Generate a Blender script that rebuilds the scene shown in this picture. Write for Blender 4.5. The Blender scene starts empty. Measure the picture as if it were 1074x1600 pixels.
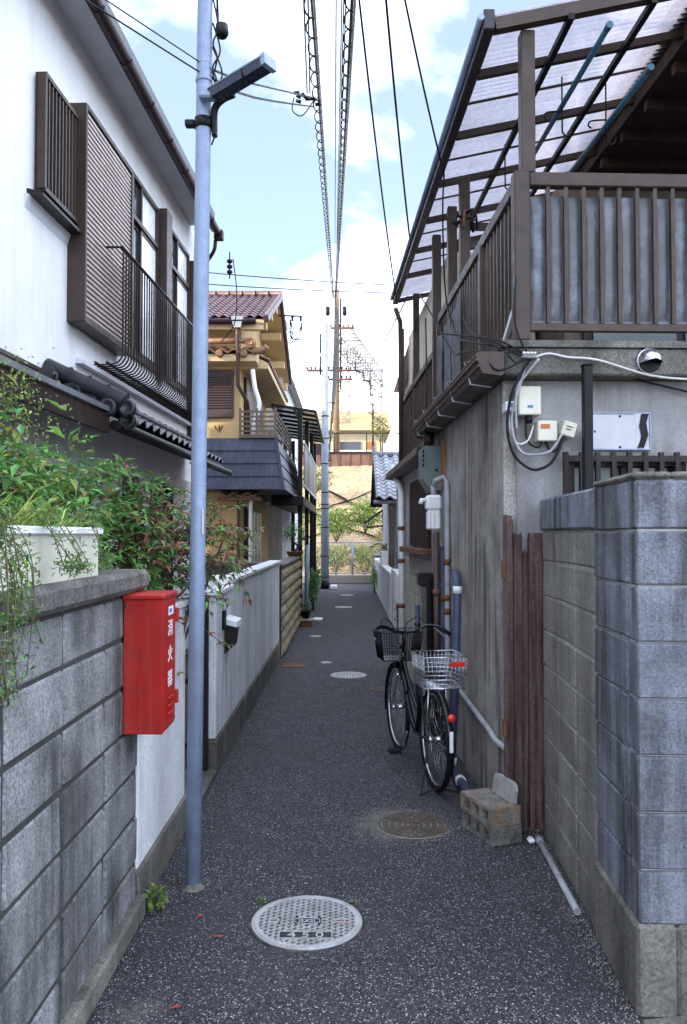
import bpy, bmesh, math, random
from mathutils import Vector, Matrix, noise as mnoise
R = math.radians
random.seed(7)
sc = bpy.context.scene
COL = sc.collection

# ------------------------------------------------------------------ camera, sky, sun, exposure
cam = bpy.data.cameras.new('camera')
cam.sensor_fit = 'VERTICAL'; cam.sensor_height = 36.0; cam.lens = 36.0 * 1260 / 1600
cam.clip_start = 0.05; cam.clip_end = 2000
cam_o = bpy.data.objects.new('camera', cam); COL.objects.link(cam_o)
cam_o.location = (0, 0, 1.70)
cam_o.rotation_euler = (R(90 + 1.591), 0, R(0.364))
sc.camera = cam_o

SUN_EL, SUN_AZ = 22.0, 248.0          # azimuth measured clockwise from +Y (the alley's direction)
w = bpy.data.worlds.new('World'); sc.world = w; w.use_nodes = True
nt = w.node_tree; nt.nodes.clear()
def wn(t, **k):
    n = nt.nodes.new(t)
    for a, b in k.items(): setattr(n, a, b)
    return n
wout = wn('ShaderNodeOutputWorld'); bg = wn('ShaderNodeBackground')
sky = wn('ShaderNodeTexSky', sky_type='NISHITA', sun_disc=False)
sky.sun_elevation = R(SUN_EL); sky.sun_rotation = R(SUN_AZ)
sky.air_density = 1.0; sky.dust_density = 0.6; sky.ozone_density = 1.6
tc = wn('ShaderNodeTexCoord'); sep = wn('ShaderNodeSeparateXYZ'); nt.links.new(tc.outputs['Generated'], sep.inputs[0])
zc = wn('ShaderNodeMath', operation='MAXIMUM'); zc.inputs[1].default_value = 0.0; nt.links.new(sep.outputs['Z'], zc.inputs[0])
za = wn('ShaderNodeMath', operation='ADD'); za.inputs[1].default_value = 0.22; nt.links.new(zc.outputs[0], za.inputs[0])
cmb = wn('ShaderNodeCombineXYZ')
for i, ax in enumerate('XY'):
    dv = wn('ShaderNodeMath', operation='DIVIDE'); nt.links.new(sep.outputs[ax], dv.inputs[0]); nt.links.new(za.outputs[0], dv.inputs[1])
    nt.links.new(dv.outputs[0], cmb.inputs[i])
mp = wn('ShaderNodeMapping'); mp.inputs['Location'].default_value = (9.15, 5.5, 0.0); mp.inputs['Scale'].default_value = (1.0, 1.0, 1)
nt.links.new(cmb.outputs[0], mp.inputs['Vector'])
nz = wn('ShaderNodeTexNoise'); nz.inputs['Scale'].default_value = 0.95; nz.inputs['Detail'].default_value = 7; nz.inputs['Roughness'].default_value = 0.56
nz.inputs['Distortion'].default_value = 0.25
nt.links.new(mp.outputs[0], nz.inputs['Vector'])
rp = wn('ShaderNodeValToRGB'); rp.color_ramp.elements[0].position = 0.37; rp.color_ramp.elements[1].position = 0.68
nt.links.new(nz.outputs['Fac'], rp.inputs[0])
mx = wn('ShaderNodeMix', data_type='RGBA'); nt.links.new(rp.outputs[0], mx.inputs['Factor'])
hz = wn('ShaderNodeMix', data_type='RGBA'); hz.inputs['Factor'].default_value = 0.38; hz.inputs['B'].default_value = (3.0, 3.5, 4.1, 1)   # thin high veil
nt.links.new(sky.outputs[0], hz.inputs['A']); nt.links.new(hz.outputs['Result'], mx.inputs['A'])
mx.inputs['B'].default_value = (16.6, 18.2, 21.6, 1)
nt.links.new(mx.outputs['Result'], bg.inputs['Color']); bg.inputs['Strength'].default_value = 0.075
nt.links.new(bg.outputs[0], wout.inputs[0])

sl = bpy.data.lights.new('sun', 'SUN'); sl.energy = 2.0; sl.angle = R(0.53); sl.color = (1.0, 0.86, 0.66)
sun = bpy.data.objects.new('sun', sl); COL.objects.link(sun)
sd = Vector((math.sin(R(SUN_AZ)) * math.cos(R(SUN_EL)), math.cos(R(SUN_AZ)) * math.cos(R(SUN_EL)), math.sin(R(SUN_EL))))
sun.rotation_euler = sd.to_track_quat('Z', 'Y').to_euler(); sun.location = sd * 60

sc.render.engine = 'CYCLES'
sc.view_settings.view_transform = 'Standard'; sc.view_settings.look = 'None'
sc.view_settings.exposure = 2.3; sc.view_settings.gamma = 1.0; sc.view_settings.use_curve_mapping = False
sc.cycles.use_denoising = True
sc.cycles.max_bounces = 8; sc.cycles.transparent_max_bounces = 16

# ------------------------------------------------------------------ materials
MAT = {}
def M(name, c1, c2=None, scale=3.0, rough=0.8, bump=None, streak=None, blotch=None, speck=None, rand=0.0, metal=0.0, island=0.0, trans=0.0, spec=0.4, alpha=1.0, stretch=None, transl=0.0, grain=None):
    """procedural material on world position: two-tone noise, vertical run stains, blotches, specks, per-piece value shift, bump"""
    if name in MAT: return MAT[name]
    m = bpy.data.materials.new(name); m.use_nodes = True; MAT[name] = m
    t = m.node_tree; N = t.nodes; L = t.links
    b = N['Principled BSDF']
    b.inputs['Roughness'].default_value = rough; b.inputs['Metallic'].default_value = metal
    b.inputs['Specular IOR Level'].default_value = spec
    if trans: b.inputs['Transmission Weight'].default_value = trans
    geo = N.new('ShaderNodeNewGeometry')
    def nz(sc_, det=4, rgh=0.6, st=None):
        n = N.new('ShaderNodeTexNoise'); n.inputs['Scale'].default_value = sc_; n.inputs['Detail'].default_value = det; n.inputs['Roughness'].default_value = rgh
        if st:
            mp = N.new('ShaderNodeMapping'); mp.inputs['Scale'].default_value = st
            L.new(geo.outputs['Position'], mp.inputs['Vector']); L.new(mp.outputs[0], n.inputs['Vector'])
        else: L.new(geo.outputs['Position'], n.inputs['Vector'])
        return n
    def ramp(src, a, bb):
        r = N.new('ShaderNodeMapRange'); r.inputs['From Min'].default_value = a; r.inputs['From Max'].default_value = bb
        L.new(src, r.inputs['Value']); return r.outputs['Result']
    def mix(fac, a, col, mode='MIX'):
        x = N.new('ShaderNodeMix'); x.data_type = 'RGBA'; x.blend_type = mode
        if isinstance(fac, float): x.inputs['Factor'].default_value = fac
        else: L.new(fac, x.inputs['Factor'])
        if hasattr(a, 'links'): L.new(a, x.inputs['A'])
        else: x.inputs['A'].default_value = (*a, 1)
        if hasattr(col, 'links'): L.new(col, x.inputs['B'])
        else: x.inputs['B'].default_value = (*col, 1)
        return x.outputs['Result']
    def mul(src, k):
        x = N.new('ShaderNodeMath'); x.operation = 'MULTIPLY'; x.inputs[1].default_value = k; L.new(src, x.inputs[0]); return x.outputs[0]
    c2 = c2 or tuple(min(1, v * 0.8) for v in c1)
    col = mix(ramp(nz(scale, 5, 0.6, stretch).outputs['Fac'], 0.35, 0.65), c1, c2)
    if speck:                                     # (colour, cells per metre, share)
        v = N.new('ShaderNodeTexVoronoi'); v.inputs['Scale'].default_value = speck[1]; L.new(geo.outputs['Position'], v.inputs['Vector'])
        s = N.new('ShaderNodeSeparateColor'); L.new(v.outputs['Color'], s.inputs[0])
        col = mix(ramp(s.outputs['Red'], 1 - speck[2], 1 - speck[2] * 0.4), col, speck[0])
        if len(speck) > 3: col = mix(ramp(s.outputs['Green'], 1 - speck[4], 1 - speck[4] * 0.5), col, speck[3])
    if blotch:                                    # (colour, scale, amount)
        col = mix(mul(ramp(nz(blotch[1], 6, 0.65).outputs['Fac'], 0.5, 0.72), blotch[2]), col, blotch[0])
    if streak:                                    # (colour, across scale, amount)
        f = nz(1.0, 5, 0.65, (streak[1], streak[1], streak[1] * 0.07)).outputs['Fac']
        g = nz(1.1, 3).outputs['Fac']
        x = N.new('ShaderNodeMath'); x.operation = 'MULTIPLY'; L.new(ramp(f, 0.44, 0.64), x.inputs[0]); L.new(ramp(g, 0.36, 0.54), x.inputs[1])
        col = mix(mul(x.outputs[0], streak[2]), col, streak[0])
    if grain:                                     # (scale, amount): fine light and dark grain
        gm = N.new('ShaderNodeMapRange'); gm.inputs['From Min'].default_value = 0.3; gm.inputs['From Max'].default_value = 0.7; gm.inputs['To Min'].default_value = 1 - grain[1]; gm.inputs['To Max'].default_value = 1 + grain[1]
        L.new(nz(grain[0], 3, 0.75).outputs['Fac'], gm.inputs['Value']); gh = N.new('ShaderNodeHueSaturation'); L.new(gm.outputs[0], gh.inputs['Value']); L.new(col, gh.inputs['Color']); col = gh.outputs[0]
    if rand or island:
        h = N.new('ShaderNodeHueSaturation'); rr = N.new('ShaderNodeMapRange')
        k = rand or island
        rr.inputs['To Min'].default_value = 1 - k; rr.inputs['To Max'].default_value = 1 + k
        if rand:
            oi = N.new('ShaderNodeObjectInfo'); L.new(oi.outputs['Random'], rr.inputs['Value'])
        else: L.new(geo.outputs['Random Per Island'], rr.inputs['Value'])
        L.new(rr.outputs[0], h.inputs['Value']); L.new(col, h.inputs['Color']); col = h.outputs[0]
        if island:
            hh = N.new('ShaderNodeMath'); hh.operation = 'MULTIPLY_ADD'; hh.inputs[1].default_value = 7.13; hh.inputs[2].default_value = 0.1
            L.new(geo.outputs['Random Per Island'], hh.inputs[0]); fr = N.new('ShaderNodeMath'); fr.operation = 'FRACT'; L.new(hh.outputs[0], fr.inputs[0])
            r2 = N.new('ShaderNodeMapRange'); r2.inputs['To Min'].default_value = 0.475; r2.inputs['To Max'].default_value = 0.525; L.new(fr.outputs[0], r2.inputs['Value']); L.new(r2.outputs[0], h.inputs['Hue'])
    L.new(col, b.inputs['Base Color'])
    rn = ramp(nz(scale * 4).outputs['Fac'], 0.3, 0.7)
    rm = N.new('ShaderNodeMapRange'); rm.inputs['To Min'].default_value = max(0.03, rough - 0.1); rm.inputs['To Max'].default_value = min(1, rough + 0.1)
    L.new(rn, rm.inputs['Value']); L.new(rm.outputs[0], b.inputs['Roughness'])
    if bump:
        bp = N.new('ShaderNodeBump'); bp.inputs['Strength'].default_value = bump[1]; bp.inputs['Distance'].default_value = bump[2] if len(bump) > 2 else 0.004
        if len(bump) > 3:
            v = N.new('ShaderNodeTexVoronoi'); v.inputs['Scale'].default_value = bump[0]; L.new(geo.outputs['Position'], v.inputs['Vector'])
            iv = N.new('ShaderNodeMath'); iv.operation = 'SUBTRACT'; iv.inputs[0].default_value = 1.0; L.new(v.outputs['Distance'], iv.inputs[1])
            L.new(iv.outputs[0], bp.inputs['Height'])
        else: L.new(nz(bump[0], 4, 0.65).outputs['Fac'], bp.inputs['Height'])
        L.new(bp.outputs[0], b.inputs['Normal'])
    if alpha < 1 or transl:
        out = N['Material Output']; sh = b.outputs[0]
        if transl:
            tb = N.new('ShaderNodeBsdfTranslucent'); L.new(col, tb.inputs[0]); ms = N.new('ShaderNodeMixShader'); ms.inputs[0].default_value = transl
            L.new(sh, ms.inputs[1]); L.new(tb.outputs[0], ms.inputs[2]); sh = ms.outputs[0]
        if alpha < 1:
            tb = N.new('ShaderNodeBsdfTransparent'); ms = N.new('ShaderNodeMixShader'); ms.inputs[0].default_value = alpha
            L.new(tb.outputs[0], ms.inputs[1]); L.new(sh, ms.inputs[2]); sh = ms.outputs[0]
        L.new(sh, out.inputs['Surface'])
    return m

asphalt = M('asphalt', (0.013, 0.0125, 0.0175), (0.023, 0.022, 0.029), 1.3, 0.8, (190, 1.0, 0.006, 1), speck=((0.44, 0.43, 0.47), 200, 0.12, (0.072, 0.064, 0.076), 0.5), blotch=((0.056, 0.052, 0.060), 1.1, 0.8), grain=(75, 0.55))
def sand_drift(m, c, r):
    # wind-blown sand lying on the asphalt round a manhole, with a ragged outline
    t = m.node_tree; N = t.nodes; L = t.links; b = N['Principled BSDF']; src = b.inputs['Base Color'].links[0].from_socket
    g = N.new('ShaderNodeNewGeometry'); d = N.new('ShaderNodeVectorMath'); d.operation = 'DISTANCE'; d.inputs[1].default_value = c; L.new(g.outputs['Position'], d.inputs[0])
    n = N.new('ShaderNodeTexNoise'); n.inputs['Scale'].default_value = 7; n.inputs['Detail'].default_value = 8; n.inputs['Roughness'].default_value = 0.75; L.new(g.outputs['Position'], n.inputs['Vector'])
    a = N.new('ShaderNodeMath'); a.operation = 'MULTIPLY_ADD'; a.inputs[1].default_value = 0.55; L.new(n.outputs['Fac'], a.inputs[0]); L.new(d.outputs['Value'], a.inputs[2])
    k = N.new('ShaderNodeMapRange'); k.inputs['From Min'].default_value = r + 0.30; k.inputs['From Max'].default_value = r + 0.12; k.inputs['To Max'].default_value = 0.4; L.new(a.outputs[0], k.inputs['Value'])
    x = N.new('ShaderNodeMix'); x.data_type = 'RGBA'; x.inputs['B'].default_value = (0.27, 0.25, 0.215, 1); L.new(k.outputs[0], x.inputs['Factor']); L.new(src, x.inputs['A']); L.new(x.outputs['Result'], b.inputs['Base Color'])
sand_drift(asphalt, (0.30, 4.78, 0), 0.30)
sand_drift(asphalt, (-0.75, 2.9, 0), 0.10)
gblock = M('grey concrete block', (0.255, 0.257, 0.268), (0.155, 0.156, 0.163), 5, 0.92, (110, 1.0, 0.007), streak=((0.022, 0.022, 0.021), 4.2, 1.0), blotch=((0.055, 0.058, 0.048), 2.2, 0.85), rand=0.18, grain=(85, 0.55))
bblock = M('smooth concrete block', (0.24, 0.26, 0.315), (0.135, 0.143, 0.172), 3.5, 0.92, (130, 1.0, 0.006), streak=((0.038, 0.037, 0.040), 8.0, 1.0), blotch=((0.10, 0.094, 0.085), 2.3, 0.85), rand=0.14, grain=(95, 0.42))
oblock = M('weathered concrete block', (0.25, 0.235, 0.205), (0.18, 0.17, 0.15), 4, 0.95, (150, 0.9, 0.005), streak=((0.06, 0.056, 0.05), 6, 0.8), blotch=((0.13, 0.135, 0.10), 3, 0.6), rand=0.10, grain=(80, 0.45))
mortar = M('mortar', (0.050, 0.049, 0.047), (0.028, 0.028, 0.027), 9, 0.95, (90, 0.6, 0.004))  # darkened so the recessed block joints carry their shade in the colour
mortarL = M('pale mortar', (0.42, 0.41, 0.40), (0.22, 0.22, 0.21), 7, 0.95, (90, 0.6, 0.003))
conc = M('old concrete', (0.18, 0.168, 0.148), (0.095, 0.089, 0.08), 3.5, 0.95, (70, 0.8, 0.007), streak=((0.055, 0.052, 0.045), 6, 0.8), blotch=((0.07, 0.073, 0.055), 3.0, 0.85), grain=(70, 0.5))
concL = M('rough streaked concrete', (0.34, 0.315, 0.29), (0.20, 0.186, 0.172), 2.2, 0.95, (110, 1.0, 0.007), streak=((0.07, 0.06, 0.05), 10.0, 1.0), blotch=((0.45, 0.435, 0.43), 2.1, 0.6), grain=(75, 0.4))
capc = M('dark cap concrete', (0.16, 0.15, 0.14), (0.065, 0.062, 0.058), 6, 0.95, (80, 1.0, 0.008), grain=(70, 0.6))
stucco = M('white stucco', (0.76, 0.755, 0.775), (0.71, 0.705, 0.725), 1.4, 0.9, (75, 0.6, 0.006), streak=((0.50, 0.49, 0.51), 6, 0.32), blotch=((0.68, 0.67, 0.69), 1.6, 0.5), grain=(70, 0.07))
greystucco = M('pale grey stucco', (0.76, 0.77, 0.81), (0.69, 0.70, 0.74), 2.2, 0.92, (60, 0.9, 0.010), streak=((0.30, 0.30, 0.32), 8, 0.55), blotch=((0.5, 0.5, 0.52), 3, 0.5), grain=(60, 0.14))
plaster = M('grey plaster', (0.32, 0.32, 0.33), (0.24, 0.238, 0.245), 2.0, 0.9, (100, 0.4, 0.003), streak=((0.11, 0.10, 0.095), 5, 0.7), blotch=((0.17, 0.155, 0.14), 2.5, 0.7), grain=(80, 0.2))
brownm = M('bronze aluminium', (0.050, 0.032, 0.025), (0.036, 0.024, 0.019), 4, 0.45, spec=0.3, blotch=((0.075, 0.055, 0.045), 7, 0.4))
darkm = M('dark bronze aluminium', (0.020, 0.013, 0.012), (0.015, 0.010, 0.010), 4, 0.45, spec=0.25)
slatm = M('shutter slat', (0.42, 0.345, 0.315), (0.36, 0.295, 0.27), 4, 0.5, metal=0.1)
black = M('black metal', (0.005, 0.005, 0.006), (0.008, 0.008, 0.009), 6, 0.5, spec=0.2)
rubber = M('black rubber', (0.005, 0.005, 0.0055), None, 6, 0.75, spec=0.2)
gutterm = M('maroon gutter', (0.024, 0.008, 0.013), (0.018, 0.007, 0.011), 5, 0.5, spec=0.25)
pipebr = M('brown downpipe', (0.07, 0.036, 0.027), (0.055, 0.029, 0.023), 5, 0.5)
soffit = M('grey soffit', (0.60, 0.61, 0.65), (0.53, 0.54, 0.58), 3, 0.8)
glassd = M('window glass', (0.03, 0.035, 0.042), None, 3, 0.08, spec=0.7)
frost = M('frosted glass', (0.80, 0.81, 0.83), (0.74, 0.75, 0.78), 2, 0.25, spec=0.6)
steelb = M('galvanised steel', (0.235, 0.295, 0.42), (0.19, 0.24, 0.36), 6, 0.55, metal=0.2, blotch=((0.14, 0.17, 0.24), 9, 0.6), streak=((0.33, 0.37, 0.45), 30, 0.4), grain=(120, 0.12))
redp = M('red paint', (0.36, 0.008, 0.005), (0.29, 0.007, 0.006), 4, 0.45, (60, 0.15, 0.002), blotch=((0.17, 0.012, 0.01), 9, 0.6), streak=((0.42, 0.06, 0.045), 16, 0.35), grain=(140, 0.12))
white = M('white paint', (0.80, 0.80, 0.82), (0.74, 0.74, 0.76), 4, 0.5)
cream = M('cream plastic', (0.62, 0.60, 0.50), (0.55, 0.53, 0.44), 4, 0.55, streak=((0.4, 0.38, 0.32), 12, 0.3))
leadw = M('grey plastic pipe', (0.36, 0.37, 0.40), (0.27, 0.28, 0.31), 7, 0.5, blotch=((0.13, 0.12, 0.115), 9, 0.7))
bluepipe = M('slate blue pipe', (0.035, 0.045, 0.095), (0.05, 0.062, 0.12), 6, 0.55, blotch=((0.13, 0.13, 0.15), 8, 0.4))
rust = M('rusty steel', (0.19, 0.075, 0.035), (0.10, 0.045, 0.03), 18, 0.85, (60, 0.5, 0.002))
kawara = M('black clay tile', (0.014, 0.015, 0.020), (0.024, 0.025, 0.032), 7, 0.38, blotch=((0.06, 0.06, 0.06), 9, 0.4), rand=0.25)
kawaraG = M('silver grey clay tile', (0.20, 0.215, 0.26), (0.26, 0.275, 0.32), 6, 0.4, rand=0.2)
tileR = M('purple brown roof tile', (0.085, 0.036, 0.042), (0.062, 0.028, 0.034), 5, 0.45, rand=0.2, blotch=((0.13, 0.085, 0.09), 8, 0.4))
tileB = M('tan clay tile', (0.25, 0.135, 0.075), (0.17, 0.09, 0.055), 6, 0.55, rand=0.18)
ochre = M('cream yellow stucco', (0.60, 0.42, 0.21), (0.54, 0.375, 0.185), 2, 0.9, (70, 0.4, 0.005), streak=((0.42, 0.32, 0.19), 5, 0.35))
ochrew = M('cream painted wood', (0.60, 0.45, 0.25), (0.54, 0.40, 0.22), 3, 0.7)
navym = M('dark slate metal cladding', (0.024, 0.029, 0.055), (0.034, 0.040, 0.070), 3, 0.55, streak=((0.065, 0.072, 0.11), 24, 0.8), grain=(60, 0.3))
stonem = M('split face block', (0.34, 0.285, 0.18), (0.23, 0.195, 0.125), 9, 0.95, (45, 1.0, 0.012), blotch=((0.10, 0.095, 0.06), 4, 0.6), rand=0.16)
woodr = M('weathered red board', (0.058, 0.020, 0.020), (0.12, 0.088, 0.078), 1.0, 0.92, (40, 1.0, 0.006), streak=((0.018, 0.010, 0.013), 30, 1.0), stretch=(42, 42, 1.4), rand=0.35, blotch=((0.10, 0.075, 0.065), 5, 0.6), grain=(60, 0.35))
polyc = M('purple tinted polycarbonate', (0.50, 0.475, 0.535), (0.43, 0.41, 0.465), 1.2, 0.35, transl=0.55, alpha=0.88, stretch=(1.2, 14, 1), blotch=((0.25, 0.24, 0.25), 3, 0.5), grain=(40, 0.15))
polyd = M('smoked polycarbonate', (0.10, 0.095, 0.11), (0.08, 0.075, 0.09), 2, 0.3, alpha=0.8)
matm = M('frosted screen sheet', (0.095, 0.098, 0.115), (0.062, 0.062, 0.070), 2.4, 0.4, (9, 0.5, 0.012), blotch=((0.22, 0.245, 0.31), 4, 0.8))
darkwood = M('dark brown timber', (0.026, 0.014, 0.012), (0.018, 0.010, 0.010), 4, 0.75, spec=0.2, streak=((0.045, 0.028, 0.022), 20, 0.5))
beamm = M('grey brown beam', (0.13, 0.102, 0.082), (0.10, 0.08, 0.066), 4, 0.7)
beigeb = M('beige block', (0.40, 0.375, 0.33), (0.32, 0.30, 0.265), 4, 0.9, (90, 0.5, 0.003), rand=0.08, streak=((0.2, 0.19, 0.17), 7, 0.5))
greenm = M('grey green enamel', (0.135, 0.17, 0.165), (0.11, 0.14, 0.14), 5, 0.45, blotch=((0.2, 0.2, 0.18), 6, 0.3))
soil = M('soil', (0.06, 0.045, 0.03), (0.10, 0.08, 0.055), 12, 0.98, (40, 1.0, 0.02))
slopem = M('sprayed mortar slope', (0.37, 0.265, 0.16), (0.28, 0.20, 0.12), 1.2, 0.95, (6, 0.8, 0.06), blotch=((0.21, 0.155, 0.10), 0.8, 0.7), grain=(5, 0.35))
rustwall = M('rust brown wall', (0.20, 0.105, 0.075), (0.13, 0.07, 0.055), 3, 0.9, streak=((0.06, 0.035, 0.03), 5, 0.8))
chrome = M('chromed steel', (0.62, 0.63, 0.66), (0.55, 0.56, 0.6), 8, 0.22, metal=0.95)
blackp = M('black enamel', (0.004, 0.004, 0.006), None, 8, 0.28, spec=0.4)
redr = M('red reflector', (0.75, 0.02, 0.01), (0.65, 0.03, 0.02), 8, 0.25, spec=0.7)
blockst = M('lichen grey block', (0.19, 0.18, 0.16), (0.11, 0.105, 0.095), 14, 0.95, (120, 1.0, 0.006), blotch=((0.06, 0.057, 0.05), 7, 0.7), grain=(90, 0.5))
stain = M('rust stained block', (0.22, 0.21, 0.19), (0.13, 0.123, 0.11), 14, 0.95, (120, 1.0, 0.006), blotch=((0.33, 0.16, 0.05), 6.5, 0.8), grain=(90, 0.5))
cover1 = M('pale grey iron', (0.42, 0.41, 0.42), (0.33, 0.325, 0.33), 14, 0.6, blotch=((0.20, 0.175, 0.15), 8, 0.7), grain=(140, 0.25))
covdark = M('dark iron', (0.020, 0.020, 0.025), (0.035, 0.032, 0.033), 14, 0.8, blotch=((0.17, 0.15, 0.12), 11, 0.8))
cover2 = M('brown cast iron', (0.085, 0.062, 0.048), (0.055, 0.04, 0.033), 14, 0.65, blotch=((0.16, 0.13, 0.10), 16, 0.5))
sandy = M('sand', (0.33, 0.30, 0.25), (0.22, 0.20, 0.17), 20, 0.95, (120, 0.8, 0.004))
lampglass = M('lamp diffuser', (0.018, 0.024, 0.05), (0.014, 0.018, 0.04), 8, 0.25, spec=0.6)
cablem = M('grey cable', (0.012, 0.012, 0.014), None, 5, 0.6, spec=0.2)
cablew = M('white cable', (0.55, 0.54, 0.52), None, 5, 0.6)
poleconc = M('pale concrete pole', (0.30, 0.32, 0.37), (0.23, 0.25, 0.29), 4, 0.85)
polerust = M('rust stained pole', (0.26, 0.175, 0.10), (0.17, 0.11, 0.065), 3, 0.9)
whsteel = M('pale painted steel', (0.27, 0.25, 0.23), (0.20, 0.185, 0.17), 4, 0.7)
gLeaf = M('green leaf', (0.085, 0.235, 0.05), (0.15, 0.32, 0.075), 9, 0.42, island=0.45, transl=0.3)
dLeaf = M('dark green leaf', (0.045, 0.125, 0.035), (0.075, 0.17, 0.045), 9, 0.4, island=0.4, transl=0.2)
rLeaf = M('reddish leaf', (0.24, 0.055, 0.045), (0.20, 0.15, 0.08), 14, 0.42, island=0.4, transl=0.25)
yLeaf = M('yellow green leaf', (0.23, 0.27, 0.06), (0.16, 0.22, 0.05), 9, 0.5, island=0.4, transl=0.3)
lLeaf = M('pale grass blade', (0.46, 0.50, 0.13), (0.30, 0.40, 0.08), 9, 0.5, island=0.35, transl=0.3)
sLeaf = M('hillside leaf', (0.10, 0.18, 0.03), (0.17, 0.23, 0.05), 1.5, 0.6, island=0.5, transl=0.3)
oLeaf = M('russet leaf', (0.26, 0.13, 0.05), (0.32, 0.20, 0.07), 4, 0.6, island=0.4, transl=0.2)
petal = M('red petal', (0.34, 0.025, 0.018), None, 9, 0.5)
bark = M('brown bark', (0.075, 0.055, 0.042), (0.05, 0.036, 0.03), 20, 0.9, (60, 0.8, 0.004))
drystem = M('dry stem', (0.16, 0.12, 0.08), (0.11, 0.085, 0.06), 20, 0.9)
blueprint = M('blue print', (0.05, 0.16, 0.55), None, 5, 0.5)
orangeprint = M('orange print', (0.50, 0.14, 0.03), None, 5, 0.5)
mirror = M('bright sheet metal', (0.40, 0.39, 0.43), (0.34, 0.33, 0.37), 3, 0.35, metal=0.25)
bluepole = M('teal coated pole', (0.03, 0.10, 0.16), (0.025, 0.08, 0.13), 8, 0.35)
roadw = M('worn white road paint', (0.72, 0.72, 0.72), (0.5, 0.5, 0.5), 30, 0.8)
orangew = M('orange brown timber', (0.30, 0.13, 0.045), (0.24, 0.10, 0.04), 5, 0.7)

# ------------------------------------------------------------------ helpers
class Frame:
    def __init__(s, o, deg):
        s.o = Vector(o); s.a = R(deg); s.m = Matrix.Rotation(s.a, 3, 'Z')
    def w(s, p): return s.o + s.m @ Vector(p)
WF = Frame((0, 0, 0), 0)
RF = Frame((0.905, 4.70, 0), 2.27)      # house on the +X side: x from its alley wall, y along it
LF = Frame((-2.5, 6.0, 0), -2.05)       # white house: x from its alley wall towards the alley
BF = Frame((1.025, 2.893, 0), -2.6)     # block wall in front of that house
ORG = {}
def tag(o, label=None, cat=None, group=None, kind=None):
    for k, v in (('label', label), ('category', cat), ('group', group), ('kind', kind)):
        if v: o[k] = v
    return o
def thing(name, label, cat, at, fr=WF, group=None, kind=None):
    o = bpy.data.objects.new(name, None); COL.objects.link(o)
    o.empty_display_size = 0.1
    o.location = fr.w(at); o.rotation_euler = (0, 0, fr.a)
    ORG[o.name] = Vector(at); return tag(o, label, cat, group, kind or 'thing')
def link(name, me, parent=None, loc=(0, 0, 0), rot=None, label=None, mats=None):
    o = bpy.data.objects.new(name, me); COL.objects.link(o)
    if parent is not None:
        o.parent = parent; org = ORG[parent.name]; o.location = Vector(loc) - org; ORG[o.name] = Vector(loc)
    if rot: o.rotation_euler = rot
    if label: o['label'] = label
    return o
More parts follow.
